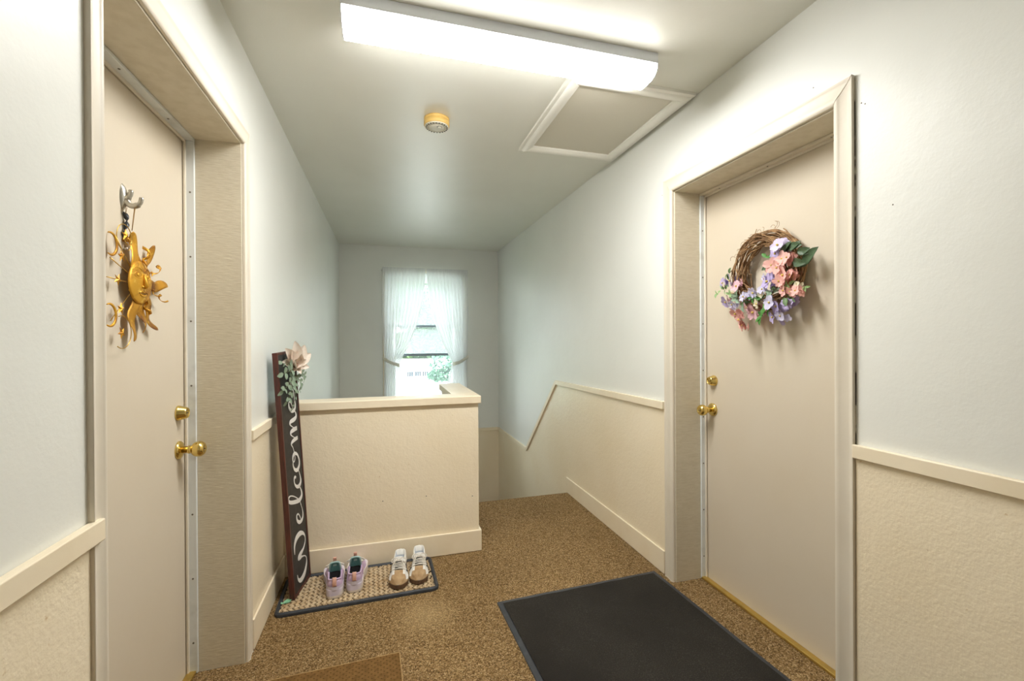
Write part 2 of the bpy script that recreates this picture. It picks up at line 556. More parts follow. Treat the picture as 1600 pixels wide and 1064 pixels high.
def make_door(name, label, d, xw, sgn, depth, cas, knob_y, knob_z, bolt_y, bolt_z, strip_w):
    y0, y1, h = d
    root = thing(name, (xw-sgn*depth, (y0+y1)/2, 0), label, 'door')
    root['kind'] = 'structure'
    iy0, iy1, ih = y0+JT, y1-JT, h-JT
    xb = xw-sgn*depth
    def bx(a, b, *r):
        return MB().box(min(a, b), max(a, b), *r)
    # jamb lining
    for nm, q in (('jamb', (y0, iy0, 0, h)), ('jamb', (iy1, y1, 0, h)), ('head_jamb', (iy0, iy1, ih, h))):
        build(nm, bx(xw-sgn*.001, xb-sgn*.035, *q), JAMB, root, bevel=.0015)
    # reveal beads along the jamb's front edge: a thin bright arris proud of the casing line
    # door slab
    build('door_slab', bx(xb, xb-sgn*.04, iy0+.003, iy1-.003, .0085, ih-.003), DOORM, root, bevel=.002)
    # metal weatherstrip on three sides, with screws
    sx0, sx1 = xb+sgn*.002, xb+sgn*strip_w
    t = .011
    strips = [(iy1-t, iy1, .002, ih-t), (iy0, iy0+t, .002, ih-t), (iy0, iy1, ih-t, ih)]
    for i, q in enumerate(strips):
        w = build('weatherstrip', bx(sx0, sx1, *q), STRIP if i != 2 or sgn > 0 else CASE, root, bevel=.002)
        w2 = build('stop_lip', bx(sx0, xb+sgn*.010, q[0]-(.010 if i == 0 else 0), q[1]+(.010 if i == 1 else 0), q[2]-(.010 if i == 2 else 0), q[3]), CASE, w, bevel=.002)
        xs = xb+sgn*strip_w*.62
        for k in range(8 if i < 2 else 3):
            o = bpy.data.objects.new('screw', SCREWME)
            COL.objects.link(o)
            if i == 0:
                p, R = Vector((xs, iy1-t, .12+.245*k)), Matrix.Rotation(pi/2, 4, 'X')
            elif i == 1:
                p, R = Vector((xs, iy0+t, .12+.245*k)), Matrix.Rotation(-pi/2, 4, 'X')
            else:
                p, R = Vector((xs, iy0+.14+.29*k, ih-t)), Matrix.Rotation(pi, 4, 'X')
            o.parent = root
            o.matrix_parent_inverse = root.matrix_world.inverted()
            o.matrix_world = Matrix.Translation(p) @ R
            o.parent = w
            o.matrix_parent_inverse = w.matrix_world.inverted() if False else Matrix()
            o.matrix_basis = w.matrix_world.inverted() @ (Matrix.Translation(p) @ R)
    # mouldings
    for mbc in casing(iy0-.004, iy1+.006, ih+.006, xw, sgn, *cas):
        build('casing', mbc, CASE, root, smooth=False, bevel=.0015)
    # lever parts turned about the x axis
    RX = Matrix.Rotation(sgn*pi/2, 4, 'Y')
    K = Matrix.Translation((xb, knob_y, knob_z)) @ RX
    kn = build('door_knob', MB().lathe([(.012, .012), (.0125, .03), (.015, .032), (.015, .037), (.0125, .04), (.02, .046), (.0265, .054), (.0285, .064), (.027, .074), (.021, .082), (.013, .0855), (.012, .084), (.004, .0845)], 28, K), BRASS, root, True)
    build('rose', MB().lathe([(.033, 0), (.033, .004), (.029, .009), (.02, .0125), (.012, .014)], 28, K), BRASS, kn, True)
    build('keyhole', MB().box(-.0012, .0012, -.004, .004, .0845, .0858, K), DARK, kn)
    B = Matrix.Translation((xb, bolt_y, bolt_z)) @ RX
    db = build('deadbolt', MB().lathe([(.028, 0), (.028, .004), (.0265, .006), (.0205, .028), (.0185, .031), (.0165, .0315), (.016, .0295), (.004, .0297)], 28, B), BRASS, root, True)
    build('keyhole', MB().box(-.0012, .0012, -.005, .005, .0298, .031, B), DARK, db)
    # threshold
    th = build('threshold', bx(xb+sgn*.001, xb+sgn*.03, iy0+.001, iy1-.001, .0, .013), THRES, root, bevel=.003)
    for k in range(4):
        o = bpy.data.objects.new('screw', SCREWME)
        COL.objects.link(o)
        o.parent = th
        o.matrix_basis = th.matrix_world.inverted() @ Matrix.Translation((xb+sgn*.017, iy0+.12+.2*k, .013))
    return root

dl = make_door('door_1', 'beige flush door with a brass ball knob and the gold sun ornament', LD, XL, 1, .193, (.041, .062, .78), 1.900, .870, 1.898, 1.006, .036)
dr = make_door('door_2', 'beige flush door with the flower wreath, brass knob and brass threshold', RD, XR, -1, .181, (.062, .070, 1.0), 1.925, .900, 1.916, 1.050, .030)
# dark, patchily caulked gap along the outer edges of the near casings
build('caulk_line', MB().box(XL+.0002, XL+.0050, LD[0]-.0240, LD[0]-.0222, 0, 2.1), GAP, dl)
build('caulk_line', MB().box(XR-.0040, XR-.0002, RD[0]-.0494, RD[0]-.0484, 0, 2.1), GAP, dr)

# ------------------------------------------------------------------ window
win = thing('window_1', (.475, YF, WZ0), 'tall white-framed window over the stair landing behind sheer curtains', 'window')
win['kind'] = 'structure'
GX0_, GX1_, GZ0_, GZ1_ = .118, .866, .36, 2.01       # clear opening, at the outer face of the wall
yo = YF+.17
# splayed white reveals, shape made up to bounce daylight onto the curtain edges
for nm, poly in (('reveal', [(WX0, YF+.001), (WX0+.012, YF+.001), (GX0_+.004, YF+.199), (WX0, YF+.199)]), ('reveal', [(WX1, YF+.001), (WX1, YF+.199), (GX1_-.004, YF+.199), (WX1-.012, YF+.001)])):
    build(nm, MB().prism(2, poly, WZ0, WZ1), WHITE, win)
build('head', MB().prism(0, [(YF+.001, WZ1), (YF+.199, WZ1), (YF+.199, GZ1_), (YF+.001, WZ1-.012)], WX0+.012, WX1-.012), WHITE, win)
build('sill', MB().prism(0, [(YF+.001, WZ0), (YF+.199, WZ0), (YF+.199, GZ0_), (YF+.001, WZ0+.012)], WX0+.012, WX1-.012), WHITE, win)
gx0, gx1 = GX0_+.006, GX1_-.006
for nm, z0, z1, y in (('upper_sash', 1.430, 2.005, yo), ('lower_sash', 1.058, 1.462, yo-.03)):
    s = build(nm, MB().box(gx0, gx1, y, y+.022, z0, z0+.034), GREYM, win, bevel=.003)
    build('stile', MB().box(gx0, gx0+.012, y, y+.022, z0+.034, z1), WHITE, s, bevel=.003)
    build('stile', MB().box(gx1-.012, gx1, y, y+.022, z0+.034, z1), WHITE, s, bevel=.003)
    if nm == 'lower_sash':
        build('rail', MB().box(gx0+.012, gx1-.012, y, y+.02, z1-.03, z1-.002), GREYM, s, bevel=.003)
    build('glass_pane', MB().box(gx0+.012, gx1-.012, y+.008, y+.012, z0+.034, z1-(.03 if nm == 'lower_sash' else 0)), HAZEGLASS, s)
sto = build('storm_pane', MB().box(gx0, gx1, yo+.024, yo+.027, GZ0_+.01, 1.10), GLASS, win)
for q in ((WX0-.026, WX0-.001, YF-.014, YF-.0045, WZ0-.02, WZ1+.04), (WX1+.001, WX1+.03, YF-.014, YF-.0045, WZ0-.02, WZ1+.04),
          (WX0-.001, WX1+.001, YF-.014, YF-.001, WZ1+.001, WZ1+.04)):
    build('casing', MB().box(*q), TRIM, win, bevel=.004)
build('stool', MB().box(WX0-.06, WX1+.05, YF-.05, YF-.015, WZ0-.02, WZ0+.01), TRIM, win, bevel=.004)

# curtains: two sheer panels on a rod, each drawn aside by a lace tie
YC = YF-.075
rod = tag(build('curtain_rod', MB().tube([(-.045, YC, 2.135), (1.03, YC, 2.135)], .007, 10).tube([(-.04, YC, 2.135), (-.04, YF-.0005, 2.135)], .006, 8).tube([(1.025, YC, 2.135), (1.025, YF-.0005, 2.135)], .006, 8), WHITE, None, True),
          'thin white rod carrying the sheer window curtains', 'curtain rod')
def lerp(a, b, t):
    return a+(b-a)*t
def pw(tab, v):
    for (a, x), (b, y) in zip(tab, tab[1:]):
        if v <= b:
            t = (v-a)/(b-a) if b > a else 0
            t = t*t*(3-2*t) if False else t
            return lerp(x, y, t)
    return tab[-1][1]
def curtain(name, label, mirror):
    # inner edge position by height (left panel), measured from its outer edge
    inner = [(.40, .27), (.70, .26), (.90, .205), (.97, .185), (1.05, .225), (1.25, .325), (1.5, .42), (1.75, .478), (1.98, .505), (2.17, .516)]
    outer = [(.40, .0), (.97, .01), (1.1, .005), (1.6, -.01), (2.17, -.005)]
    root = thing(name, ((.06 if not mirror else .93), YC, .40), label, 'curtain', 'sheer curtains at the landing window')
    rnd = random.Random(3 if mirror else 5)
    ph = [rnd.uniform(0, 6.28) for _ in range(6)]
    def fn(u, v):
        z = 2.165-(2.165-.40)*v
        a, b = pw(outer, z), pw(inner, z)
        full = .60
        squeeze = max(.0, 1-(b-a)/full)
        uu = u + .012*math.sin(9*u+ph[0])
        x = lerp(a, b, u)
        amp = .010+.018*squeeze
        y = YC + amp*math.sin(2*pi*11*uu+ph[1]) + .006*math.sin(2*pi*23*u+ph[2]+z*1.2)
        x += .004*math.sin(2*pi*11*uu+ph[3])
        if z > 2.10:                       # gathered casing round the rod
            y = YC + (.012+.004*math.sin(2*pi*34*u+ph[4]))*(-1)
        y -= .018*math.exp(-((z-.97)/.05)**2)*(0.2)
        X = -.025+x if not mirror else 1.013-x
        return (X, y, z)
    build('panel', MB().grid(fn, 150, 60), SHEER, root, True)
    # back of the rod pocket
    def fb(u, v):
        x, y, z = fn(u, v*.04)
        return (x, 2*YC-y+.002, z)
    build('rod_pocket', MB().grid(fb, 100, 4), SHEER, root, True)
    def tie(u, v):
        x = lerp(-.012, .192, u)
        z = lerp(1.052, .955, u) - .015*math.sin(pi*u)
        w = .044
        X = -.025+x if not mirror else 1.013-x
        return (X, YC-.034+.008*math.cos(pi*u*1.0), z+w*(.5-v)+.003*math.sin(40*u)*(v))
    t = build('tieback', MB().grid(tie, 24, 3), LACE, root, True)
    t.modifiers.new('thickness', 'SOLIDIFY').thickness = .003
    return root
LACE = mat('beige_lace', rgb(240, 237, 228), .9, var=[(180, rgb(214, 210, 198), .5, .6)], trans=.6)
curtain('sheer_curtain', 'sheer white curtain tied back on the left of the window', False)
curtain('sheer_curtain', 'sheer white curtain tied back on the right of the window', True)

# ------------------------------------------------------------------ outside
ZG = -2.75
GRASS = mat('lawn_green', rgb(80, 104, 52), .9, var=[(1.5, rgb(64, 92, 42), .4, .6)])
CONC = mat('pale_concrete', rgb(190, 188, 182), .9, var=[(.7, rgb(176, 174, 168), .4, .7)])
SIDING = mat('white_siding', rgb(208, 210, 210), .7, bump=[(1, .01, (0, 0, 40))])
ROOFM = mat('grey_shingle_roof', rgb(150, 150, 150), .9, var=[(20, rgb(120, 120, 122), .4, .6)])
PANEG = mat('grey_garage_pane', rgb(48, 56, 64), .6, spec=.1)
BARK = mat('tree_bark', rgb(92, 78, 64), .9, bump=[(20, .02)])
tag(build('ground', MB().box(-30, 32, YF+.25, 60, ZG-.3, ZG), GRASS), 'sunlit lawn outside the window', 'ground', None, 'structure')
tag(build('driveway', MB().box(-2.2, 5.4, 9, 23.9, ZG, ZG+.02), CONC), 'pale concrete driveway in front of the garage opposite', 'driveway', None, 'structure')
GX0, GX1, GY = .45, 6.6, 24.0
g = thing('garage', ((GX0+GX1)/2, GY, ZG), 'white garage with a low grey roof seen through the window', 'building')
build('wall', MB().box(GX0, GX1, GY, GY+6, ZG, -.22), SIDING, g)
build('roof', MB().prism(0, [(GY-.35, -.22), (GY+6.3, -.22), (GY+3, .14)], GX0-.3, GX1+.3), ROOFM, g)
dw = build('garage_door', MB().box(.85, 3.35, GY-.06, GY-.001, ZG+.02, -.32), SIDING, g)
for k in range(4):
    build('panel', MB().box(.90, 3.30, GY-.085, GY-.061, ZG+.06+.58*k, ZG+.56+.58*k), SIDING, dw, bevel=.01)
for x0 in (1.08, 1.49, 1.87, 2.28, 2.66):
    for j in range(3):
        build('pane', MB().box(x0+.105*j, x0+.105*j+.085, GY-.095, GY-.0855, -.66, -.42), PANEG, dw)
def leafy(name, label, base, trunk_h, blobs, n, leaf, m, group=None, seed=1):
    rnd = random.Random(seed)
    root = thing(name, base, label, 'tree', group)
    mb = MB()
    top = Vector((0, 0, trunk_h))
    mb.tube([(0, 0, 0), (.05, 0, trunk_h*.5), top], [.16, .13, .09], 8)
    for c, r in blobs:
        mb.tube([top*.8, (Vector(c)+top)*.5, c], [.07, .04, .02], 6)
    local('trunk', mb, BARK, root, True)
    lf = MB()
    for _ in range(n):
        c, r = rnd.choice(blobs)
        while True:
            d = Vector((rnd.uniform(-1, 1), rnd.uniform(-1, 1), rnd.uniform(-1, 1)))
            if .35 < d.length < 1:
                break
        p = Vector(c)+Vector((d.x*r[0], d.y*r[1], d.z*r[2]))
        R = Euler((rnd.uniform(-1, 1), rnd.uniform(-1, 1), rnd.uniform(0, 6.28))).to_matrix().to_4x4()
        s = leaf*rnd.uniform(.6, 1.2)
        lf.add([(-s, 0, 0), (0, -s*.45, .06*s), (s, 0, 0), (0, s*.45, .06*s)], [(0, 1, 2, 3)], Matrix.Translation(p) @ R)
    f = local('foliage', lf, m, root)
    f['kind'] = 'stuff'
    return root
LEAF1 = mat('fresh_green_leaves', rgb(96, 128, 56), .7, var=[(2, rgb(70, 104, 44), .4, .6)], trans=.4)
LEAF2 = mat('blue_green_leaves', rgb(66, 96, 82), .7, var=[(3, rgb(88, 118, 98), .4, .6)], trans=.35)
LEAF3 = mat('soft_green_leaves', rgb(92, 120, 84), .7, var=[(1, rgb(72, 104, 70), .4, .6)], trans=.4)
leafy('maple_tree', 'bright green tree to the left behind the garage', (-1.6, 33, ZG), 2.2, [((-.5, 0, 2.9), (2.2, 1.8, 1.4)), ((1.4, .3, 3.2), (2, 1.6, 1.3)), ((.2, 0, 5), (2.2, 1.6, 1.8))], 9000, .34, LEAF1, 'trees behind the garage', 3)
leafy('maple_tree', 'soft green tree in the middle behind the garage', (3.4, 38.5, ZG), 2.4, [((-1.2, 0, 3.4), (2.4, 1.8, 1.3)), ((1.6, .3, 3.6), (2.4, 1.6, 1.6)), ((.2, 0, 6.2), (2.8, 2, 2.6)), ((-1.5, 0, 8.5), (2.6, 2, 2.4)), ((1.5, 0, 9.5), (2.4, 2, 2.4))], 16000, .38, LEAF3, 'trees behind the garage', 4)
leafy('maple_tree', 'tall pale green tree to the right behind the garage', (8.6, 33, ZG), 2.6, [((-1.4, 0, 3.6), (2.2, 1.8, 1.6)), ((1.6, .3, 4.6), (2.4, 1.6, 2)), ((-.6, 0, 7.2), (2.8, 2, 2.8)), ((-1.6, 0, 10), (2.6, 2, 2.6))], 14000, .38, LEAF3, 'trees behind the garage', 5)
leafy('maple_tree', 'tall pale green tree to the far left behind the garage', (-8.2, 36, ZG), 2.6, [((-1.4, 0, 3.6), (2.2, 1.8, 1.6)), ((1.6, .3, 4.6), (2.4, 1.6, 2)), ((1.6, 0, 7.8), (2.8, 2, 2.8)), ((1.6, 0, 10.4), (2.6, 2, 2.6))], 12000, .38, LEAF3, 'trees behind the garage', 6)
leafy('ash_tree', 'blue-green leafy tree close to the right side of the window', (3.4, 11.2, ZG), 2.0, [((-2.12, 0, 3.10), (.30, .3, .16)), ((-1.95, .1, 3.42), (.42, .4, .26)), ((-1.5, 0, 3.3), (.5, .4, .35)), ((-.8, 0, 3.7), (.8, .6, .6)), ((.4, 0, 3.9), (1.1, .8, .9)), ((.3, .3, 5.2), (1.2, .9, .9))], 1500, .075, LEAF2, None, 8)

# ------------------------------------------------------------------ ceiling light
cl = thing('ceiling_light', (.47, 1.66, ZC), 'long lit wraparound fluorescent light on the ceiling', 'ceiling light')
lx0, lx1, ly = -.140, 1.082, 1.662
HWID = .076
build('housing', MB().box(lx0, lx1, ly-HWID, ly+HWID, ZC-.042, ZC), LAMPM, cl, bevel=.002)
def dprof(k=1.0):
    P = []
    for i in range(17):
        a = pi*i/16
        P.append((ly-HWID*.985*k*math.copysign(abs(math.cos(a))**.62, math.cos(a)), ZC-.0425-.047*k*math.sin(a)**.8))
    return P
mb = MB()
P = dprof()
n = len(P)
mb.add([(lx0+.004, y, z) for y, z in P]+[(lx1-.004, y, z) for y, z in P], [(i, n+i, n+i+1, i+1) for i in range(n-1)])
build('diffuser', mb, DIFF, cl, True)
for a, b in ((lx0, lx0+.004), (lx1-.004, lx1)):
    build('end_cap', MB().prism(0, dprof(1.01), a, b), LAMPM, cl)

# ------------------------------------------------------------------ attic hatch
hx0, hx1, hy0, hy1 = .790, 1.430, 1.795, 2.605
ah = thing('attic_hatch', ((hx0+hx1)/2, (hy0+hy1)/2, ZC), 'white-framed attic hatch in the ceiling beside the light', 'attic hatch')
HP = [(0, 0), (0, .014), (.016, .016), (.018, .022), (.026, .027), (.040, .028), (.056, .022), (.062, .016), (.070, .014), (.070, 0)]
cor = [(hx0, hy0, 1, 1), (hx1, hy0, -1, 1), (hx1, hy1, -1, -1), (hx0, hy1, 1, -1)]
for i in range(4):
    a, b = cor[i], cor[(i+1) % 4]
    A = [(a[0]+a[2]*o, a[1]+a[3]*o, ZC-p) for o, p in HP]
    B = [(b[0]+b[2]*o, b[1]+b[3]*o, ZC-p) for o, p in HP]
    n = len(HP)
    build('frame_moulding', MB().add(A+B, [tuple(range(n))[::-1], tuple(range(n, 2*n))]+[(k, n+k, n+k+1, k+1) for k in range(n-1)]), HFRAME, ah, bevel=.0015)
build('panel', MB().box(hx0+.071, hx1-.071, hy0+.071, hy1-.071, ZC-.005, ZC), PANEL, ah)

# ------------------------------------------------------------------ smoke detector
sd = thing('smoke_detector', (.268, 2.375, ZC), 'round yellowed smoke detector on the ceiling', 'smoke detector')
FL = Matrix.Rotation(pi, 4, 'X')
b = local('body', MB().lathe([(.066, 0), (.067, .008), (.064, .010), (.0635, .013), (.067, .015), (.067, .036), (.063, .041)], 40, FL), SMOKE, sd, True)
local('cover', MB().lathe([(.0625, .041), (.058, .045), (.047, .0475), (.046, .0455), (.040, .0455), (.039, .0485), (.022, .0495), (.004, .0495)], 40, FL), SMOKEB, sd, True)
mb = MB()
for k in range(22):
    a = 2*pi*k/22
    mb.box(.050, .058, -.0022, .0022, .0435, .0478, FL @ Matrix.Rotation(a, 4, 'Z'))
local('vent_slots', mb, DARK, sd)
local('test_button', MB().lathe([(.010, .0490), (.010, .0525), (.008, .0535)], 20, FL @ Matrix.Translation((.012, .018, 0))), SMOKEB, sd, True)
local('button_ring', MB().tube([(.012+.0125*math.cos(t*pi/10), .018+.0125*math.sin(t*pi/10), .0497) for t in range(20)], .0012, 6, FL, True), DARK, sd)

# ------------------------------------------------------------------ mats
def poly_ring(w, l, r, n=6):
    out = []
    for cx, cy, a0 in ((w/2-r, l/2-r, 0), (-w/2+r, l/2-r, 90), (-w/2+r, -l/2+r, 180), (w/2-r, -l/2+r, 270)):
        for k in range(n+1):
            a = math.radians(a0+90*k/n)
            out.append((cx+r*math.cos(a), cy+r*math.sin(a)))
    return out
def rim(w, l, r, prof, n=6):
    """closed moulding that follows a rounded rectangle; prof = (inset, height)"""
    mb = MB()
    rings = []
    for ins, h in prof:
        rings.append([(x, y, h) for x, y in poly_ring(w-2*ins, l-2*ins, max(.001, r-ins), n)])
    m = len(rings[0])
    vs = [p for ring in rings for p in ring]
    fs = []
    for i in range(len(prof)-1):
        for k in range(m):
            fs.append((i*m+k, i*m+(k+1) % m, (i+1)*m+(k+1) % m, (i+1)*m+k))
    return mb.add(vs, fs)
BPILE = mat('black_mat_pile', rgb(50, 47, 42), .95, spec=.15, var=[(260, rgb(78, 74, 68), .52, .72), (2, rgb(44, 41, 37), .4, .65)], bump=[(300, .004)])
RUBBER = mat('dark_rubber', rgb(52, 54, 58), .55, var=[(30, rgb(64, 66, 70), .5, .7)])
bw, bl = .895, 1.52
ang = math.radians(2.4)
cx, cy = (.507+1.401)/2 + math.sin(ang)*bl/2, (2.075+2.113)/2 - math.cos(ang)*bl/2
bm = thing('door_mat', (cx, cy, 0), 'large black entrance mat in front of the wreath door', 'mat', None, (0, 0, ang))
local('border', rim(bw, bl, .006, [(0, .0005), (.002, .004), (.022, .006), (.026, .005), (.026, .0005)], 2), RUBBER, bm)
pl = local('pile', MB().grid(lambda u, v: ((u-.5)*(bw-.05), (v-.5)*(bl-.05), .0085+.0012*math.sin(31*u+9*v)*math.sin(23*v)), 60, 90), BPILE, bm, True)
local('backing', MB().box(-bw/2+.026, bw/2-.026, -bl/2+.026, bl/2-.026, .0005, .006), RUBBER, bm)

def dotted():
    m = mat('dotted_tan_mat', rgb(126, 95, 54), .9, spec=.15, var=[(60, rgb(108, 80, 44), .4, .65)], bump=[(200, .0015)])
    nt = m.node_tree
    N, L = nt.nodes.new, nt.links.new
    b = nt.nodes['Principled BSDF']
    old = b.inputs['Base Color'].links[0].from_socket
    tc = N('ShaderNodeTexCoord')
    mp = N('ShaderNodeMapping')
    mp.inputs['Scale'].default_value = (62, 62, 0)
    mp.inputs['Rotation'].default_value = (0, 0, pi/4)
    L(tc.outputs['Object'], mp.inputs[0])
    v = N('ShaderNodeTexVoronoi')
    v.inputs['Randomness'].default_value = 0
    v.inputs['Scale'].default_value = 1
    L(mp.outputs[0], v.inputs['Vector'])
    mr = N('ShaderNodeMapRange')
    mr.inputs[1].default_value, mr.inputs[2].default_value = .14, .24
    mr.inputs[3].default_value, mr.inputs[4].default_value = .8, 0
    L(v.outputs['Distance'], mr.inputs[0])
    mx = N('ShaderNodeMix')
    mx.data_type = 'RGBA'
    mx.inputs[7].default_value = rgb(84, 60, 32)
    L(mr.outputs[0], mx.inputs[0])
    L(old, mx.inputs[6])
    L(mx.outputs[2], b.inputs['Base Color'])
    return m
EDGE = mat('pale_mat_edge', rgb(176, 146, 96), .85, var=[(80, rgb(150, 118, 74), .4, .65)])
tw, tl = .52, .80
ta = math.radians(2.2)
tx, ty = .050 - math.cos(ta)*tw/2 + math.sin(ta)*tl/2, 1.853 - math.sin(ta)*tw/2 - math.cos(ta)*tl/2
tm = thing('door_mat', (tx, ty, 0), 'tan dotted mat on the carpet in front of the left door', 'mat', None, (0, 0, ta))
local('pile', MB().box(-tw/2+.005, tw/2-.005, -tl/2+.005, tl/2-.005, .0006, .007), dotted(), tm)
local('binding', rim(tw, tl, .004, [(0, .0005), (.0005, .006), (.002, .008), (.005, .0078), (.006, .006)], 2), EDGE, tm)

# boot tray
TRAYM = mat('charcoal_tray_rubber', rgb(50, 54, 60), .5, var=[(25, rgb(66, 70, 76), .5, .7)])
TRAYIN = mat('dark_tray_carpet', rgb(74, 60, 44), .95, spec=.1, bump=[(200, .002)])
TUFT = mat('beige_tufts', rgb(206, 184, 150), .95, spec=.1, var=[(14, rgb(180, 152, 114), .4, .65), (120, rgb(222, 204, 174), .5, .7)], bump=[(300, .002)])
TW, TL = .757, .345
tr_ang = math.radians(1.7)
TRC = (-.128, 2.423, 0)
tr = thing('boot_tray', TRC, 'dark-rimmed boot tray with beige zigzag carpet holding shoes', 'tray', None, (0, 0, tr_ang))
local('rim', rim(TW, TL, .035, [(0, .0005), (.0, .010), (.003, .016), (.008, .0185), (.014, .017), (.018, .012), (.020, .006)], 6), TRAYM, tr, True)
local('base', MB().prism(2, poly_ring(TW-.036, TL-.036, .018), .0005, .0065), TRAYIN, tr)
mb = MB()
rnd = random.Random(21)
iw, il = TW-.062, TL-.066
px_, py_ = .0235, .0150
nc, nr = int(iw/px_), int(il/py_)
for i in range(nc):
    for j in range(nr):
        x = -iw/2+(i+.5)*iw/nc
        y = -il/2+(j+.5)*il/nr
        s = 1 if j % 2 else -1
        hw_, hh = px_*.38, py_*.50
        sl = .0062*s
        z0, z1 = .006, .0115+rnd.uniform(-.001, .001)
        jx = rnd.uniform(-.0008, .0008)
        q = []
        for k, z in ((1.0, z0), (.95, z1-.002), (.68, z1)):
            kk = .5+.5*k
            q += [(x+jx-hw_*k-sl, y-hh*kk, z), (x+jx+hw_*k-sl, y-hh*kk, z), (x+jx+hw_*k+sl, y+hh*kk, z), (x+jx-hw_*k+sl, y+hh*kk, z)]
        mb.add(q, [(0, 1, 5, 4), (1, 2, 6, 5), (2, 3, 7, 6), (3, 0, 4, 7), (4, 5, 9, 8), (5, 6, 10, 9), (6, 7, 11, 10), (7, 4, 8, 11), (8, 9, 10, 11)])
# frayed strands along the carpet's edge
for k in range(420):
    e = rnd.random()
    per = rnd.choice(('f', 'b', 'l', 'r', 'f', 'b'))
    a = rnd.uniform(-.5, .5)
    o = rnd.uniform(.020, .030)
    x, y = {'f': (a*iw, -TL/2+o), 'b': (a*iw, TL/2-o), 'l': (-TW/2+o, a*il), 'r': (TW/2-o, a*il)}[per]
    R = Matrix.Translation((x, y, .0085)) @ Euler((rnd.uniform(-.3, .3), rnd.uniform(-.3, .3), rnd.uniform(0, 6.3))).to_matrix().to_4x4()
    mb.box(-.006, .006, -.0018, .0018, -.002, .002, R)
t = local('tufts', mb, TUFT, tr)
t['kind'] = 'stuff'
mb = MB()
for k in range(3):
    mb.box(iw/2-.004+.0095*k-.012, iw/2+.001+.0095*k-.012, -il/2, il/2, .006, .0115)

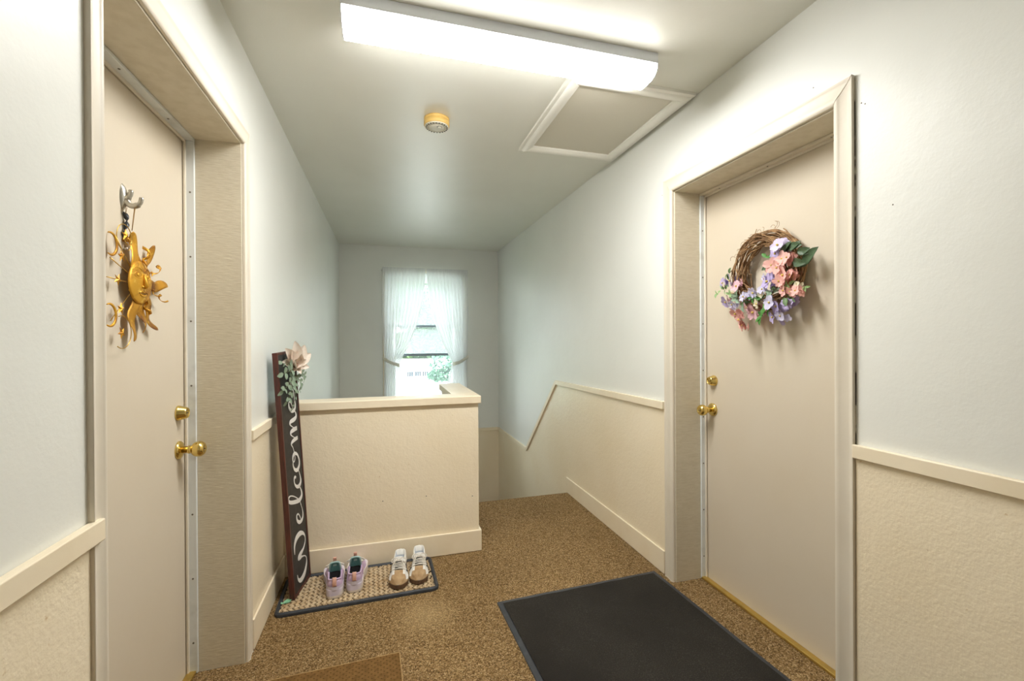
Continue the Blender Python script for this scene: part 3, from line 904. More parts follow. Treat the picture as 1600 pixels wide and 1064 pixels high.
# ------------------------------------------------------------------ shoes
def catmull(pts, n=8):
    P = [Vector(p) for p in pts]
    P = [P[0]*2-P[1]] + P + [P[-1]*2-P[-2]]
    out = []
    for i in range(1, len(P)-2):
        for k in range(n):
            t = k/n
            a, b, c, d = P[i-1], P[i], P[i+1], P[i+2]
            out.append(.5*((2*b)+(c-a)*t+(2*a-5*b+4*c-d)*t*t+(3*b-a-3*c+d)*t**3))
    out.append(P[-2])
    return out
def itab(tab, t):
    """smooth table look-up"""
    for (a, x), (b, y) in zip(tab, tab[1:]):
        if t <= b:
            k = max(0, min(1, (t-a)/(b-a)))
            k = k*k*(3-2*k)
            return x+(y-x)*k
    return tab[-1][1]
class Shoe:
    """local frame: x along heel (0) to toe (L), y across, z up"""
    def __init__(s, L, width, shoulder, topc, sole_h, bend=.0, open_=(.05, .09, .40, .50), insole=.035):
        s.L, s.w, s.sh, s.tp, s.so, s.bend, s.op, s.ins = L, width, shoulder, topc, sole_h, bend, open_, insole
    def hw(s, t):
        w = itab(s.w, t)
        if t < .10:
            w *= math.sqrt(max(0, 1-((.10-t)/.10)**2))*.62+.38
        if t > .82:
            w *= math.sqrt(max(0, 1-((t-.82)/.18)**2))*.93+.07
        return w
    def mid(s, t):
        return s.bend*math.sin(pi*max(0, t-.25)/.75*.5)**2
    def dep(s, t):
        a, b, c, d = s.op
        if t < a or t > d: return 0
        if t < b: return (t-a)/(b-a)
        if t > c: return 1-(t-c)/(d-c)
        return 1
    def section(s, t):
        w, hs, ht = s.hw(t), itab(s.sh, t), itab(s.tp, t)
        endk = 1.0
        z0 = s.so*.75
        if t > .9: ht = z0+(ht-z0)*math.sqrt(max(.0, 1-((t-.9)/.1)**2*.75)); hs = min(hs, z0+(ht-z0)*.8)
        d = s.dep(t)
        P = [(w*.97, z0), (w*1.02, z0+(hs-z0)*.35), (w*.96, z0+(hs-z0)*.72), (w*.83, hs)]
        inn = [(w*.70, (hs+.0015), z0+(ht-z0)*.86), (w*.62, s.ins+.004, z0+(ht-z0)*.92), (w*.32, s.ins, z0+(ht-z0)*.985), (0, s.ins, ht)]
        for i, (x, zo, zc) in enumerate(inn):
            if i == 0:
                zc = max(zc, hs) if d < .5 else hs
                P.append((x, zo if d > 0 else zc))
            else:
                P.append((x, zo*d+zc*(1-d)))
        full = P + [(-x, z) for x, z in P[-2::-1]]
        m = s.mid(t)
        return [Vector((t*s.L, x+m, z)) for x, z in full]
    def at(s, t, q, off=0.0):
        """q in 0..1 over the section; off pushes outward"""
        sec = s.section(t)
        n = len(sec)-1
        k = min(int(q*n), n-1)
        f = q*n-k
        p = sec[k].lerp(sec[k+1], f)
        if off:
            c = Vector((t*s.L, s.mid(t), s.so+.012))
            d = (p-c)
            d.x = (t-.5)*.05 if t < .9 else .04*(t-.5)
            p = p + d.normalized()*off
        return p
    def upper(s, n=44):
        ts = [0, .006, .015, .03, .05, .07, .09] + [.12+.7*i/n for i in range(n)] + [.84, .88, .91, .94, .96, .98, .99, 1.0]
        mb = MB()
        m = len(s.section(.5))
        vs, fs = [], []
        for t in ts: vs += s.section(t)
        for i in range(len(ts)-1):
            for k in range(m-1):
                a = i*m+k
                fs.append((a, a+m, a+m+1, a+1))
        fs += [tuple(range(m)), tuple((len(ts)-1)*m+k for k in range(m))[::-1]]
        s.inner = [i*(m-1)+k for i in range(len(ts)-1) for k in range(4, m-5) if s.dep(ts[i])+s.dep(ts[i+1]) > .9]
        return mb.add(vs, fs)
    def sole(s, z0, z1, flare=1.06, n=40, toe=.0):
        out = []
        ts = [0, .004, .012, .025, .045, .07, .1]+[.12+.7*i/n for i in range(n)]+[.84, .88, .92, .95, .975, .99, 1.0]
        L = [(t*s.L, s.mid(t)+s.hw(t)*flare) for t in ts]
        R = [(t*s.L, s.mid(t)-s.hw(t)*flare) for t in ts][::-1]
        mb = MB()
        poly = L+R
        m = len(poly)
        def zz(x, z): return z + toe*max(0, x/s.L-.72)**2*8
        rings = [(1.0-.0, z0), (1.0, z0+(z1-z0)*.3), (1.0, z0+(z1-z0)*.8), (.985, z1)]
        vs = []
        cx_, cy_ = s.L/2, sum(y for x, y in poly)/m
        for k, z in rings:
            vs += [(cx_+(x-cx_)*(1.04 if k == 1 else 1.034), s.mid(x/s.L)+(y-s.mid(x/s.L))*k, zz(x, z)) for x, y in poly]
        fs = [tuple(range(m))[::-1], tuple(3*m+k for k in range(m))]
        for i in range(3):
            for k in range(m):
                fs.append((i*m+k, i*m+(k+1) % m, (i+1)*m+(k+1) % m, (i+1)*m+k))
        return mb.add(vs, fs)
    def patch(s, t0, t1, q0, q1, off=.0012, nt=12, nq=12, shape=None):
        def fn(u, v):
            t, q = t0+(t1-t0)*u, q0+(q1-q0)*v
            if shape: t, q = shape(u, v)
            return s.at(t, q, off)
        return MB().grid(fn, nt, nq)

WLEATHER = mat('white_leather', rgb(236, 234, 228), .5, bump=[(300, .0004)])
SUEDE = mat('tan_suede', rgb(186, 158, 122), .95, spec=.1, var=[(40, rgb(168, 138, 102), .4, .65)], bump=[(500, .0006)])
GUM = mat('gum_sole', rgb(104, 78, 56), .6, var=[(30, rgb(84, 62, 46), .4, .65)])
BLACKL = mat('black_leather_and_shade', rgb(34, 34, 36), .5)
LACEM = mat('white_lace', rgb(228, 222, 212), .9)
LINING = mat('grey_blue_lining', rgb(190, 196, 202), .9)
LILAC = mat('lilac_knit', rgb(206, 182, 210), .85, var=[(20, rgb(190, 164, 202), .4, .65)], bump=[(400, .0008)])
LILACS = mat('pale_lilac_foam', rgb(214, 204, 222), .6, var=[(9, rgb(224, 216, 206), .45, .65)])
SOLEW = mat('off_white_sole', rgb(220, 208, 196), .7, var=[(20, rgb(198, 182, 166), .5, .7)])
PINKT = mat('peach_pink_webbing', rgb(240, 190, 172), .8, bump=[(300, .0006)])
PINKL = mat('pale_pink_overlay', rgb(238, 208, 212), .7)
TEAL = mat('teal_mesh_lining', rgb(112, 172, 174), .9, var=[(60, rgb(84, 144, 150), .4, .65)], bump=[(400, .0006)])
TEALL = mat('pale_aqua_edge', rgb(170, 206, 206), .8)
INSOLE = mat('black_insole', rgb(26, 24, 26), .95)

def line(o, S_, m):
    """dark or pale lining on the faces inside the shoe"""
    o.data.materials.append(m)
    for i in S_.inner:
        o.data.polygons[i].material_index = 1
def white_shoe(loc, rz, mir, label):
    root = thing('sneaker', loc, label, 'shoe', 'white sneakers with tan toes on the tray', (0, 0, rz))
    S_ = Shoe(.268, [(0, .033), (.2, .035), (.42, .035), (.68, .0465), (.82, .046), (1, .034)],
              [(0, .082), (.06, .082), (.18, .072), (.34, .066), (.46, .068), (.6, .052), (.78, .036), (1, .026)],
              [(0, .084), (.10, .082), (.34, .078), (.44, .086), (.6, .070), (.78, .052), (.9, .044), (1, .034)], .022, .010*mir)
    line(local('upper', S_.upper(), WLEATHER, root, True), S_, LINING)
    so = local('sole', S_.sole(.002, .020, 1.04, toe=.004), GUM, root)
    # suede T-shaped toe
    def toe(u, v):
        t = .86+.14*u-.0
        return t, .06+.88*v
    local('toe_cap', S_.patch(.80, .998, .03, .97, .0016, 14, 24), SUEDE, root, True)
    local('toe_strip', S_.patch(.705, .815, .40, .60, .0015, 8, 8), SUEDE, root, True)
    for q0, q1 in ((.06, .33), (.67, .94)):
        local('side_overlay', S_.patch(.70, .87, q0, q1, .0026, 8, 8, lambda u, v, q0=q0, q1=q1: (.70+.17*u*(.55+.45*(1-abs(2*v-1))), q0+(q1-q0)*v)), WLEATHER, root, True)
    for k in range(3):
        for q0, q1 in ((.03, .27), (.97, .73)):
            local('stripe', S_.patch(0, 0, 0, 0, .0022, 8, 3, lambda u, v, k=k, q0=q0, q1=q1: (.46+.072*k+.026*v+.06*u, q0+(q1-q0)*u)), BLACKL, root, True)
    local('heel_tab', S_.patch(.0, .055, .10, .42, .0014, 6, 8), BLACKL, root, True) if False else None
    # tongue
    local('tongue', MB().grid(lambda u, v: (S_.L*(.44-.06*u), S_.mid(.42)+(v-.5)*.052*(1-.15*u), .064+.024*u-.006*(2*v-1)**2), 6, 8), WLEATHER, root, True).modifiers.new('thickness', 'SOLIDIFY').thickness = .004
    local('lining', MB().grid(lambda u, v: (S_.L*(.075+.32*u), S_.mid(.2)+(v-.5)*2*.62*S_.hw(.075+.32*u), S_.ins+.002+.020*(2*v-1)**6), 10, 8), LINING, root, True)
    # laces: bars, crossings and a bow
    mb = MB()
    for k in range(6):
        t = .475+.042*k
        q = .27-.012*k if False else .285
        pts = [S_.at(t, q+(1-2*q)*i/8, .004) for i in range(9)]
        mb.tube(pts, .0026, 5)
        if k < 5:
            a, b_ = S_.at(t, .30, .0045), S_.at(t+.042, .70, .0045)
            m_ = (a+b_)/2+Vector((0, 0, .004))
            mb.tube([a, m_, b_], .0024, 5)
    c = S_.at(.485, .5, .008)
    for sy in (-1, 1):
        mb.tube(catmull([c, c+Vector((-.004, .018*sy, .010)), c+Vector((.004, .036*sy, .004)), c+Vector((.014, .034*sy, -.006)), c+Vector((.008, .014*sy, .001)), c], 5), .0022, 5)
        mb.tube(catmull([c, c+Vector((.012, .014*sy, .003)), c+Vector((.030, .024*sy, -.004)), c+Vector((.042, .034*sy, -.020))], 5), .0022, 5)
    local('laces', mb, LACEM, root, True)
    local('lace_shade', S_.patch(.47, .70, .40, .60, .0008, 8, 6), BLACKL, root, True)  # black patch stands in for the shade between the eyelets
    local('eyestay', S_.patch(.45, .705, .25, .36, .0024, 8, 4), WLEATHER, root, True)
    local('eyestay', S_.patch(.45, .705, .64, .75, .0024, 8, 4), WLEATHER, root, True)
    return root
def lilac_shoe(loc, rz, mir, label):
    root = thing('sneaker', loc, label, 'shoe', 'lilac running shoes on the tray', (0, 0, rz))
    S_ = Shoe(.262, [(0, .034), (.2, .036), (.42, .037), (.68, .047), (.82, .046), (1, .034)],
              [(0, .086), (.05, .086), (.16, .080), (.30, .072), (.42, .078), (.6, .060), (.78, .044), (1, .036)],
              [(0, .088), (.10, .086), (.30, .080), (.42, .098), (.6, .080), (.78, .062), (.9, .054), (1, .042)], .034, .010*mir, (.05, .085, .36, .46), .045)
    line(local('upper', S_.upper(), LILAC, root, True), S_, INSOLE)
    local('midsole', S_.sole(.012, .042, 1.12, toe=.005), LILACS, root)
    local('outsole', S_.sole(.001, .013, 1.07, toe=.004), SOLEW, root)
    local('insole', MB().grid(lambda u, v: (S_.L*(.07+.33*u), S_.mid(.2)+(v-.5)*2*.62*S_.hw(.07+.33*u), S_.ins+.003+.018*(2*v-1)**6), 10, 8), INSOLE, root, True)
    # heel pull tab and heel counter band
    ht = local('heel_tab', MB().grid(lambda u, v: (-.0045-.004*math.sin(pi*u), (v-.5)*.019, .056+.046*u), 8, 3), PINKT, root, True)
    ht.modifiers.new('thickness', 'SOLIDIFY').thickness = .004
    def counter(u, v):
        a = -1.25+2.5*v
        return (.030-.0375*math.cos(a), .0395*math.sin(a)+0*u, .040+.022*u*(1-.25*math.cos(a)**2))
    local('heel_counter', MB().grid(counter, 5, 16), LILACS, root, True)
    # padded collar edge
    co = []
    for i in range(25):
        a = pi*i/24
        t = .05+.36*abs(1-2*i/24)**1.0
    left = [S_.at(t, 3.35/14, .002) for t in (.05, .08, .12, .18, .24, .30, .36, .41)]
    right = [S_.at(t, 1-3.35/14, .002) for t in (.41, .36, .30, .24, .18, .12, .08, .05)]
    back = [Vector((.004, .014, .089)), Vector((.002, 0, .090)), Vector((.004, -.014, .089))]
    local('collar', MB().tube(catmull(left[::-1]+back+right[::-1], 3), .0045, 6), LILAC, root, True)
    # upright tongue with aqua edge, seen from behind
    def tong(u, v):
        return (S_.L*(.43-.075*u), S_.mid(.4)+(v-.5)*.056*(1-.30*u*u), .070+.062*u-.004*(2*v-1)**2)
    tg = local('tongue', MB().grid(tong, 10, 10), TEAL, root, True)
    tg.modifiers.new('thickness', 'SOLIDIFY').thickness = .006
    rimp = [Vector(tong(u/8, 0)) for u in range(2, 9)]+[Vector(tong(1, v/8)) for v in range(1, 8)]+[Vector(tong(u/8, 1)) for u in range(8, 1, -1)]
    local('tongue_edge', MB().tube(rimp, .0042, 6), TEALL, root, True)
    tp = Vector(tong(1, .5))
    lp = local('pull_loop', MB().grid(lambda u, v: (tp.x+.004-.012*math.sin(pi*u)-.0+.004*u, tp.y+(v-.5)*.016, tp.z-.006+.034*math.sin(pi*u)), 10, 3), PINKT, root, True)
    lp.modifiers.new('thickness', 'SOLIDIFY').thickness = .003
    local('tongue_mark', MB().grid(lambda u, v: (tong(.66+.16*u, .32+.36*v)[0]-.0045, tong(.66+.16*u, .32+.36*v)[1], tong(.66+.16*u, .32+.36*v)[2]), 3, 5), TEALL, root, True)
    # side webbing and laces
    for q0, q1 in ((.05, .27), (.95, .73)):
        local('side_strap', S_.patch(0, 0, 0, 0, .003, 10, 3, lambda u, v, q0=q0, q1=q1: (.30+.10*u+.05*v, q0+(q1-q0)*u)), PINKL, root, True)
    mb = MB()
    for k in range(5):
        t = .47+.045*k
        mb.tube([S_.at(t, .29+.42*i/8, .005) for i in range(9)], .0028, 5)
    c = S_.at(.47, .5, .010)
    for sy in (-1, 1):
        mb.tube(catmull([c, c+Vector((-.010, .020*sy, .012)), c+Vector((-.012, .040*sy, .004)), c+Vector((0, .040*sy, -.004)), c+Vector((.003, .016*sy, .002)), c], 5), .003, 5)
    local('laces', mb, LACEM, root, True)
    return root
ZT = .0122
def on_tray(x, y): return (x, y, ZT)
lilac_shoe(on_tray(-.247, 2.318), math.radians(94), 1, 'lilac sneaker beside the welcome sign, heel toward the room')
lilac_shoe(on_tray(-.157, 2.345), math.radians(91), -1, 'lilac sneaker nearer the white pair, heel toward the room')
white_shoe(on_tray(.075, 2.572), math.radians(-97), 1, 'white sneaker with tan toe, the one nearer the lilac pair')
white_shoe(on_tray(.176, 2.588), math.radians(-92), -1, 'white sneaker with tan toe at the right end of the tray')

# ------------------------------------------------------------------ welcome sign
SIGNB = mat('black_sign_board', rgb(44, 42, 40), .6, var=[(40, rgb(56, 53, 50), .45, .7)], bump=[(60, .0004, (1, 1, .1))])
SIGNF = mat('red_brown_stained_wood', rgb(92, 44, 34), .45, var=[(24, rgb(62, 30, 24), .4, .65, (4, 4, .4))], bump=[(30, .0006, (4, 4, .3))])
LETTER = mat('white_sign_paint', rgb(232, 230, 226), .6)
B0 = Vector((-.4298, 2.350, .0130))
SW, SH, ST = .219, 1.200, .024
syaw, slean, sroll = .1898, .0438, .0439      # turned to the corner, leaning back, near corner down on the tray
w0 = Vector((math.sin(syaw), math.cos(syaw), 0))
n0 = Vector((math.cos(syaw), -math.sin(syaw), 0))
u0 = Vector((0, 0, 1))*math.cos(slean)-n0*math.sin(slean)
nv = w0.cross(u0).normalized()          # out of the face, into the hall
wv = w0*math.cos(sroll)+u0*math.sin(sroll)
uv = -w0*math.sin(sroll)+u0*math.cos(sroll)
SM = Matrix(((wv.x, nv.x, uv.x, B0.x), (wv.y, nv.y, uv.y, B0.y), (wv.z, nv.z, uv.z, B0.z), (0, 0, 0, 1)))
sg = thing('welcome_sign', (0, 0, 0), 'tall black sign reading Welcome upward, leaning in the corner', 'sign')
sg.matrix_basis = SM
bpy.context.view_layer.update()
# local axes: x across the board, y out of the face, z up its length
local('board', MB().box(.012, SW-.012, -ST+.004, -.003, .012, SH-.012), SIGNB, sg)
for q in ((0, .012, -ST, 0, 0, SH), (SW-.012, SW, -ST, 0, 0, SH)):
    local('side_frame', MB().box(*q), SIGNF, sg, bevel=.0015)
for q in ((.012, SW-.012, -ST, 0, 0, .012), (.012, SW-.012, -ST, 0, SH-.012, SH)):
    local('end_frame', MB().box(*q), SIGNF, sg, bevel=.0015)
def brush(pts, wid, nsub=7):
    """flat brush stroke; pts (along, height), heights in board widths above the base line"""
    P = [Vector((a, h*SW, w)) for (a, h), w in zip(pts, wid)]
    C = catmull([(p.x, p.y, p.z) for p in P], nsub)
    vs, fs = [], []
    n = len(C)
    for i, p in enumerate(C):
        d = (C[min(i+1, n-1)]-C[max(i-1, 0)])
        t = Vector((d.x, d.y)).normalized()
        no = Vector((-t.y, t.x))*max(.0011, p.z)
        for sgn in (1, -1):
            a, h = p.x+no.x*sgn, p.y+no.y*sgn
            for yy in (-.0028, -.0012):
                vs.append((.785*SW-h, yy, a))
    for i in range(n-1):
        a, b_ = i*4, i*4+4
        fs += [(a+1, b_+1, b_+3, a+3), (a, a+2, b_+2, b_), (a, b_, b_+1, a+1), (a+2, a+3, b_+3, b_+2)]
    fs += [(0, 1, 3, 2), ((n-1)*4, (n-1)*4+2, (n-1)*4+3, (n-1)*4+1)]
    return MB().add(vs, fs)
def letter(label, *strokes):
    mb = MB()
    for pts, wid in strokes:
        b_ = brush(pts, wid)
        mb.add(b_.v, b_.f)
    o = local('letter', mb, LETTER, sg)
    return o
k = .001
letter('W', ([(.094, .54), (.066, .50), (.047, .36), (.052, .16), (.078, .02), (.108, -.03), (.132, .03), (.150, .20), (.158, .34)], [.0016, .006, .012, .013, .008, .003, .0025, .004, .010]),
       ([(.152, .38), (.164, .40), (.172, .30), (.182, .10), (.205, -.02), (.232, -.02), (.258, .08), (.274, .26), (.270, .46), (.245, .58), (.205, .60)], [.004, .011, .012, .006, .003, .0035, .008, .013, .013, .007, .0018]))
ew = [.0022, .0025, .0035, .0035, .007, .009, .008, .005, .0022, .0018]
def e_pts(x0):
    return [(x0+.010, .12), (x0+.034, .17), (x0+.060, .27), (x0+.056, .35), (x0+.032, .34), (x0+.012, .22), (x0+.010, .08), (x0+.030, .0), (x0+.062, .02), (x0+.098, .10)]
letter('e', (e_pts(.318), ew))
letter('l', ([(.405, .06), (.440, .16), (.478, .40), (.498, .60), (.497, .70), (.484, .72), (.466, .60), (.448, .36), (.438, .14), (.446, .01), (.468, -.01), (.496, .06), (.512, .14)], [.0018, .002, .0025, .003, .005, .007, .009, .010, .011, .010, .006, .003, .002]))
letter('c', ([(.562, .25), (.570, .30), (.560, .35), (.538, .34), (.516, .24), (.508, .10), (.522, .0), (.548, .0), (.580, .06), (.598, .12)], [.006, .006, .004, .004, .008, .010, .008, .004, .002, .0018]))
letter('o', ([(.655, .33), (.632, .35), (.606, .28), (.594, .14), (.608, .02), (.636, .0), (.668, .08), (.684, .22), (.676, .32), (.655, .345), (.646, .28), (.662, .22), (.690, .24), (.722, .30)], [.003, .004, .008, .010, .008, .005, .006, .009, .007, .004, .0025, .002, .002, .0018]))
letter('m', ([(.720, .30), (.738, .36), (.748, .30), (.752, .15), (.752, .0)], [.0018, .004, .008, .010, .009]),
       ([(.752, .03), (.768, .22), (.788, .36), (.800, .32), (.803, .15), (.802, .0)], [.002, .002, .004, .009, .011, .010]),
       ([(.802, .03), (.818, .22), (.838, .36), (.850, .32), (.852, .15), (.858, .02), (.876, .0), (.898, .08)], [.002, .002, .004, .009, .011, .009, .005, .002]))
letter('e', (e_pts(.888)[:-1]+[(.985, .04), (1.02, .12), (1.055, .26)], ew[:-1]+[.0025, .003, .002]))

# magnolia bloom and eucalyptus at the top of the sign
MAGN = mat('cream_magnolia_petal', rgb(246, 236, 224), .7, var=[(30, rgb(232, 210, 192), .45, .68)], trans=.15)
MAGC = mat('brown_magnolia_centre', rgb(150, 108, 84), .8)
EUC = mat('eucalyptus_leaf', rgb(158, 176, 152), .7, var=[(40, rgb(132, 154, 132), .4, .65)], trans=.12)
EUCS = mat('eucalyptus_stem', rgb(120, 128, 96), .8)
def petal_mesh(name, L, Wd, cup, curl, m, nu=8, nv_=6, tip=1.0):
    """petal from the origin along +x, hollow side +z"""
    def fn(u, v):
        wid = Wd*math.sin(pi*min(1, u*.92+.06))**.75*(1-.25*u*tip)
        y = (v-.5)*2*wid/2
        return (L*(u-.12*u*u*curl), y, cup*(2*v-1)**2*wid*.6 + curl*L*.35*u*u)
    me = MB().grid(fn, nu, nv_).mesh(name, True)
    me.materials.append(m)
    return me
def inst(name, me, parent, M, ss=True):
    o = bpy.data.objects.new(name, me)
    COL.objects.link(o)
    o.parent = parent
    o.matrix_basis = M
    return o
def leaf_mesh(name, L, Wd, m, fold=.15, droop=.15, sharp=1.0):
    def fn(u, v):
        wid = Wd*(math.sin(pi*min(1, u**.85))**(.8*sharp))+.0004
        return (L*u, (v-.5)*wid, fold*abs(2*v-1)*wid*.5-droop*L*u*u)
    me = MB().grid(fn, 8, 4).mesh(name, True)
    me.materials.append(m)
    return me
rnd = random.Random(12)
PET = petal_mesh('magnolia_petal', .105, .062, .55, .25, MAGN)
PET2 = petal_mesh('magnolia_petal', .080, .050, .7, .1, MAGN)
bc = Vector((.135, .020, 1.125))
fax = Vector((-.50, .80, .28)).normalized()       # the bloom looks out toward the hall
fx_ = Vector((0, 0, 1))-fax*fax.z
fx_.normalize()
fy_ = fax.cross(fx_)
def petal_at(a, tilt, me, sc):
    a, tl_ = math.radians(a), math.radians(tilt)
    rad = fx_*math.cos(a)+fy_*math.sin(a)
    d = rad*math.cos(tl_)+fax*math.sin(tl_)
    zax = fax*math.cos(tl_)-rad*math.sin(tl_)
    yax = zax.cross(d)
    Mx = Matrix(((d.x, yax.x, zax.x, bc.x), (d.y, yax.y, zax.y, bc.y), (d.z, yax.z, zax.z, bc.z), (0, 0, 0, 1)))
    inst('petal', me, sg, Mx @ Matrix.Scale(sc, 4))
for a, t_, sc in ((-8, 28, 1.28), (28, 24, 1.12), (62, 16, 1.0), (-40, 24, 1.15), (-78, 18, .95), (-125, 18, .62), (110, 16, .70), (170, 20, .55)):
    petal_at(a, t_, PET, sc)
for a, t_, sc in ((5, 58, 1.05), (70, 56, .85), (-65, 56, .95), (140, 50, .6), (-140, 50, .6)):
    petal_at(a, t_, PET2, sc)
local('flower_centre', MB().ball(bc+fax*.012, (.011, .013, .013)), MAGC, sg, True)
LF = leaf_mesh('eucalyptus_leaf', .040, .026, EUC, .15, .1, .8)
def sprig(p0, p1, sag, n, sc=1.0):
    p0, p1 = Vector(p0), Vector(p1)
    pts = [p0.lerp(p1, t/10)+Vector((0, .010+.018*math.sin(pi*t/10), -sag*(t/10)**2)) for t in range(11)]
    st_ = local('stem', MB().tube(pts, .0013, 5), EUCS, sg, True)
    for i in range(n):
        t = (i+.6)/n*10
        k_ = min(9, int(t))
        p = pts[k_].lerp(pts[k_+1], t-k_)
        ax = (pts[k_+1]-pts[k_]).normalized()
        for sd_ in (1, -1):
            side = ax.cross(Vector((0, 1, 0)))*sd_
            d = (side*1.0+ax*rnd.uniform(.2, .8)+Vector((0, rnd.uniform(.1, .55), 0))).normalized()
            z_ = (Vector((0, 1, 0))+Vector((rnd.uniform(-.4, .4), 0, rnd.uniform(-.4, .4))))
            z_ = (z_-d*z_.dot(d)).normalized()
            y_ = z_.cross(d)
            s_ = sc*rnd.uniform(.75, 1.1)*(1-.35*i/n)
            Mx = Matrix(((d.x, y_.x, z_.x, p.x), (d.y, y_.y, z_.y, p.y), (d.z, y_.z, z_.z, p.z), (0, 0, 0, 1))) @ Matrix.Scale(s_, 4)
            inst('leaf', LF, sg, Mx)
    d = (pts[-1]-pts[-2]).normalized()
    z_ = Vector((0, 1, 0))
    z_ = (z_-d*z_.dot(d)).normalized()
    y_ = z_.cross(d)
    p = pts[-1]
    inst('leaf', LF, sg, Matrix(((d.x, y_.x, z_.x, p.x), (d.y, y_.y, z_.y, p.y), (d.z, y_.z, z_.z, p.z), (0, 0, 0, 1))) @ Matrix.Scale(sc*.8, 4))
sprig((.13, 0, 1.11), (.005, .01, 1.12), .02, 4, 1.15)
sprig((.12, 0, 1.09), (.015, .0, 1.03), .01, 5, 1.15)
sprig((.12, 0, 1.09), (.050, .0, .965), .0, 5, 1.1)
sprig((.13, 0, 1.09), (.105, .0, .92), .0, 5, .75)
sprig((.16, 0, 1.08), (.205, .0, .99), .0, 4, .85)
sprig((.16, 0, 1.11), (.255, .01, 1.06), .02, 4, .85)
sprig((.17, 0, 1.14), (.265, .01, 1.13), .01, 3, .8)
sprig((.10, 0, 1.12), (.03, .0, 1.16), .01, 3, .9)

# a fallen mint green scrap of leaf on the tray
MINT = mat('mint_green_leaf', rgb(150, 208, 166), .7, trans=.1)
fl = thing('fallen_leaf', (-.477, 2.335, .013), 'mint green artificial leaf lying on the tray by the sign', 'leaf', None, (0, 0, .5))
for a, l in ((0, .045), (.5, .035), (-.45, .032), (2.6, .02)):
    inst('lobe', None or leaf_mesh('lobe', l, .016, MINT, .3, -.12), fl, Matrix.Rotation(a, 4, 'Z') @ Matrix.Translation((0, 0, .001)))

# ------------------------------------------------------------------ gold sun ornament on the left door
SC = Vector((-.715, 1.593, 1.446))
sunr = thing('sun_ornament', SC, 'gold metal sun face with wavy rays and stars hanging on the left door', 'ornament')
sunr.matrix_basis = Matrix(((0, 0, 1, SC.x), (1, 0, 0, SC.y), (0, 1, 0, SC.z), (0, 0, 0, 1)))   # x along the door, y up, z out
bpy.context.view_layer.update()
FR = .065
def dome(x, y):
    q = max(0, 1-(x*x+y*y)/(FR*FR))
    return .004+.010*q**.7
local('face', MB().grid(lambda u, v: (FR*v*math.cos(2*pi*u), FR*v*math.sin(2*pi*u), dome(FR*v*math.cos(2*pi*u), FR*v*math.sin(2*pi*u))), 40, 10, None, True), GOLD, sunr, True).modifiers.new('thickness', 'SOLIDIFY').thickness = .0015
FK = 1.28
def onface(pts, lift=.0008):
    return [(FK*x if abs(x) < .05 else x, FK*y if abs(x) < .05 else y, dome(FK*x, FK*y)+lift) for x, y in pts]
mb = MB()
for sx in (-1, 1):
    ex = .021*sx
    mb.tube(onface([(ex+.013*math.cos(t*pi/8), .016+.007*math.sin(t*pi/8)) for t in range(16)]), .0017, 6, None, True)
    mb.ball((ex*FK, .016*FK, dome(ex*FK, .016*FK)+.0008), (.0078, .0062, .0032), 10, 6)
    mb.tube(onface(catmull([(ex-.018, .026), (ex-.006, .034), (ex+.008, .033), (ex+.018, .025)], 5), .001), [.001]+[.0026]*14+[.001], 6)
    mb.tube(onface(catmull([(ex-.016, .031), (ex-.004, .041), (ex+.010, .039), (ex+.018, .031)], 5), .0005), .0014, 6)
    mb.tube(onface(catmull([(ex-.012, .008), (ex, .003), (ex+.012, .007)], 5), .0003), .0013, 6)
    for k in range(4):
        mb.tube(onface(catmull([(sx*.054, .006-.008*k), (sx*.046, .001-.008*k), (sx*.036, .003-.009*k)], 4), .0002), .0011, 5)
mb.tube([(0, .026, dome(0, .026)+.001), (0, .008, dome(0, 0)+.004), (0, -.010, dome(0, 0)+.007), (0, -.016, dome(0, 0)+.003)], [.004, .005, .0078, .004], 8)
for sx in (-1, 1):
    mb.ball((.008*sx, -.0128, dome(0, 0)+.001), (.005, .0045, .004), 8, 6)
mb.tube(onface(catmull([(-.018, -.024), (-.008, -.021), (0, -.0235), (.008, -.021), (.018, -.024)], 4), .0012), [.001]+[.0024]*15+[.001], 6)
mb.tube(onface(catmull([(-.016, -.026), (-.006, -.031), (.006, -.031), (.016, -.026)], 4), .0012), [.001]+[.0028]*11+[.001], 6)
mb.tube(onface(catmull([(-.010, -.042), (0, -.045), (.010, -.042)], 4), .0), .0016, 6)
local('face_features', mb, GOLD, sunr, True)
mb = MB()          # dark rusty lines stand in for shade in the creases round the features
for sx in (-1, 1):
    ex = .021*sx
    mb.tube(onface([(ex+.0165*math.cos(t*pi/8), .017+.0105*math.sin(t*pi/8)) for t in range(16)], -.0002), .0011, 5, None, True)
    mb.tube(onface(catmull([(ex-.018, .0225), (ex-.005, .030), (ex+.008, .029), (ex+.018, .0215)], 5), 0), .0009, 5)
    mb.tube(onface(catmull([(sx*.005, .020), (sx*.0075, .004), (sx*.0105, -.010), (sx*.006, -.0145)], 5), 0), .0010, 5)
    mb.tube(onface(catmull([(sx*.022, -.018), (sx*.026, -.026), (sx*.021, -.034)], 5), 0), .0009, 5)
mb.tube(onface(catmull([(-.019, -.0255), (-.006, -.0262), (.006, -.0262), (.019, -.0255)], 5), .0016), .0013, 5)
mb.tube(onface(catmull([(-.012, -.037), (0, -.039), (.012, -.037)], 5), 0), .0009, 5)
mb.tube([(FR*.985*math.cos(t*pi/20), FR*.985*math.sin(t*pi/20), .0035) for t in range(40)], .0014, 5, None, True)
local('recess_shade', mb, RUSTSHADE, sunr, True)
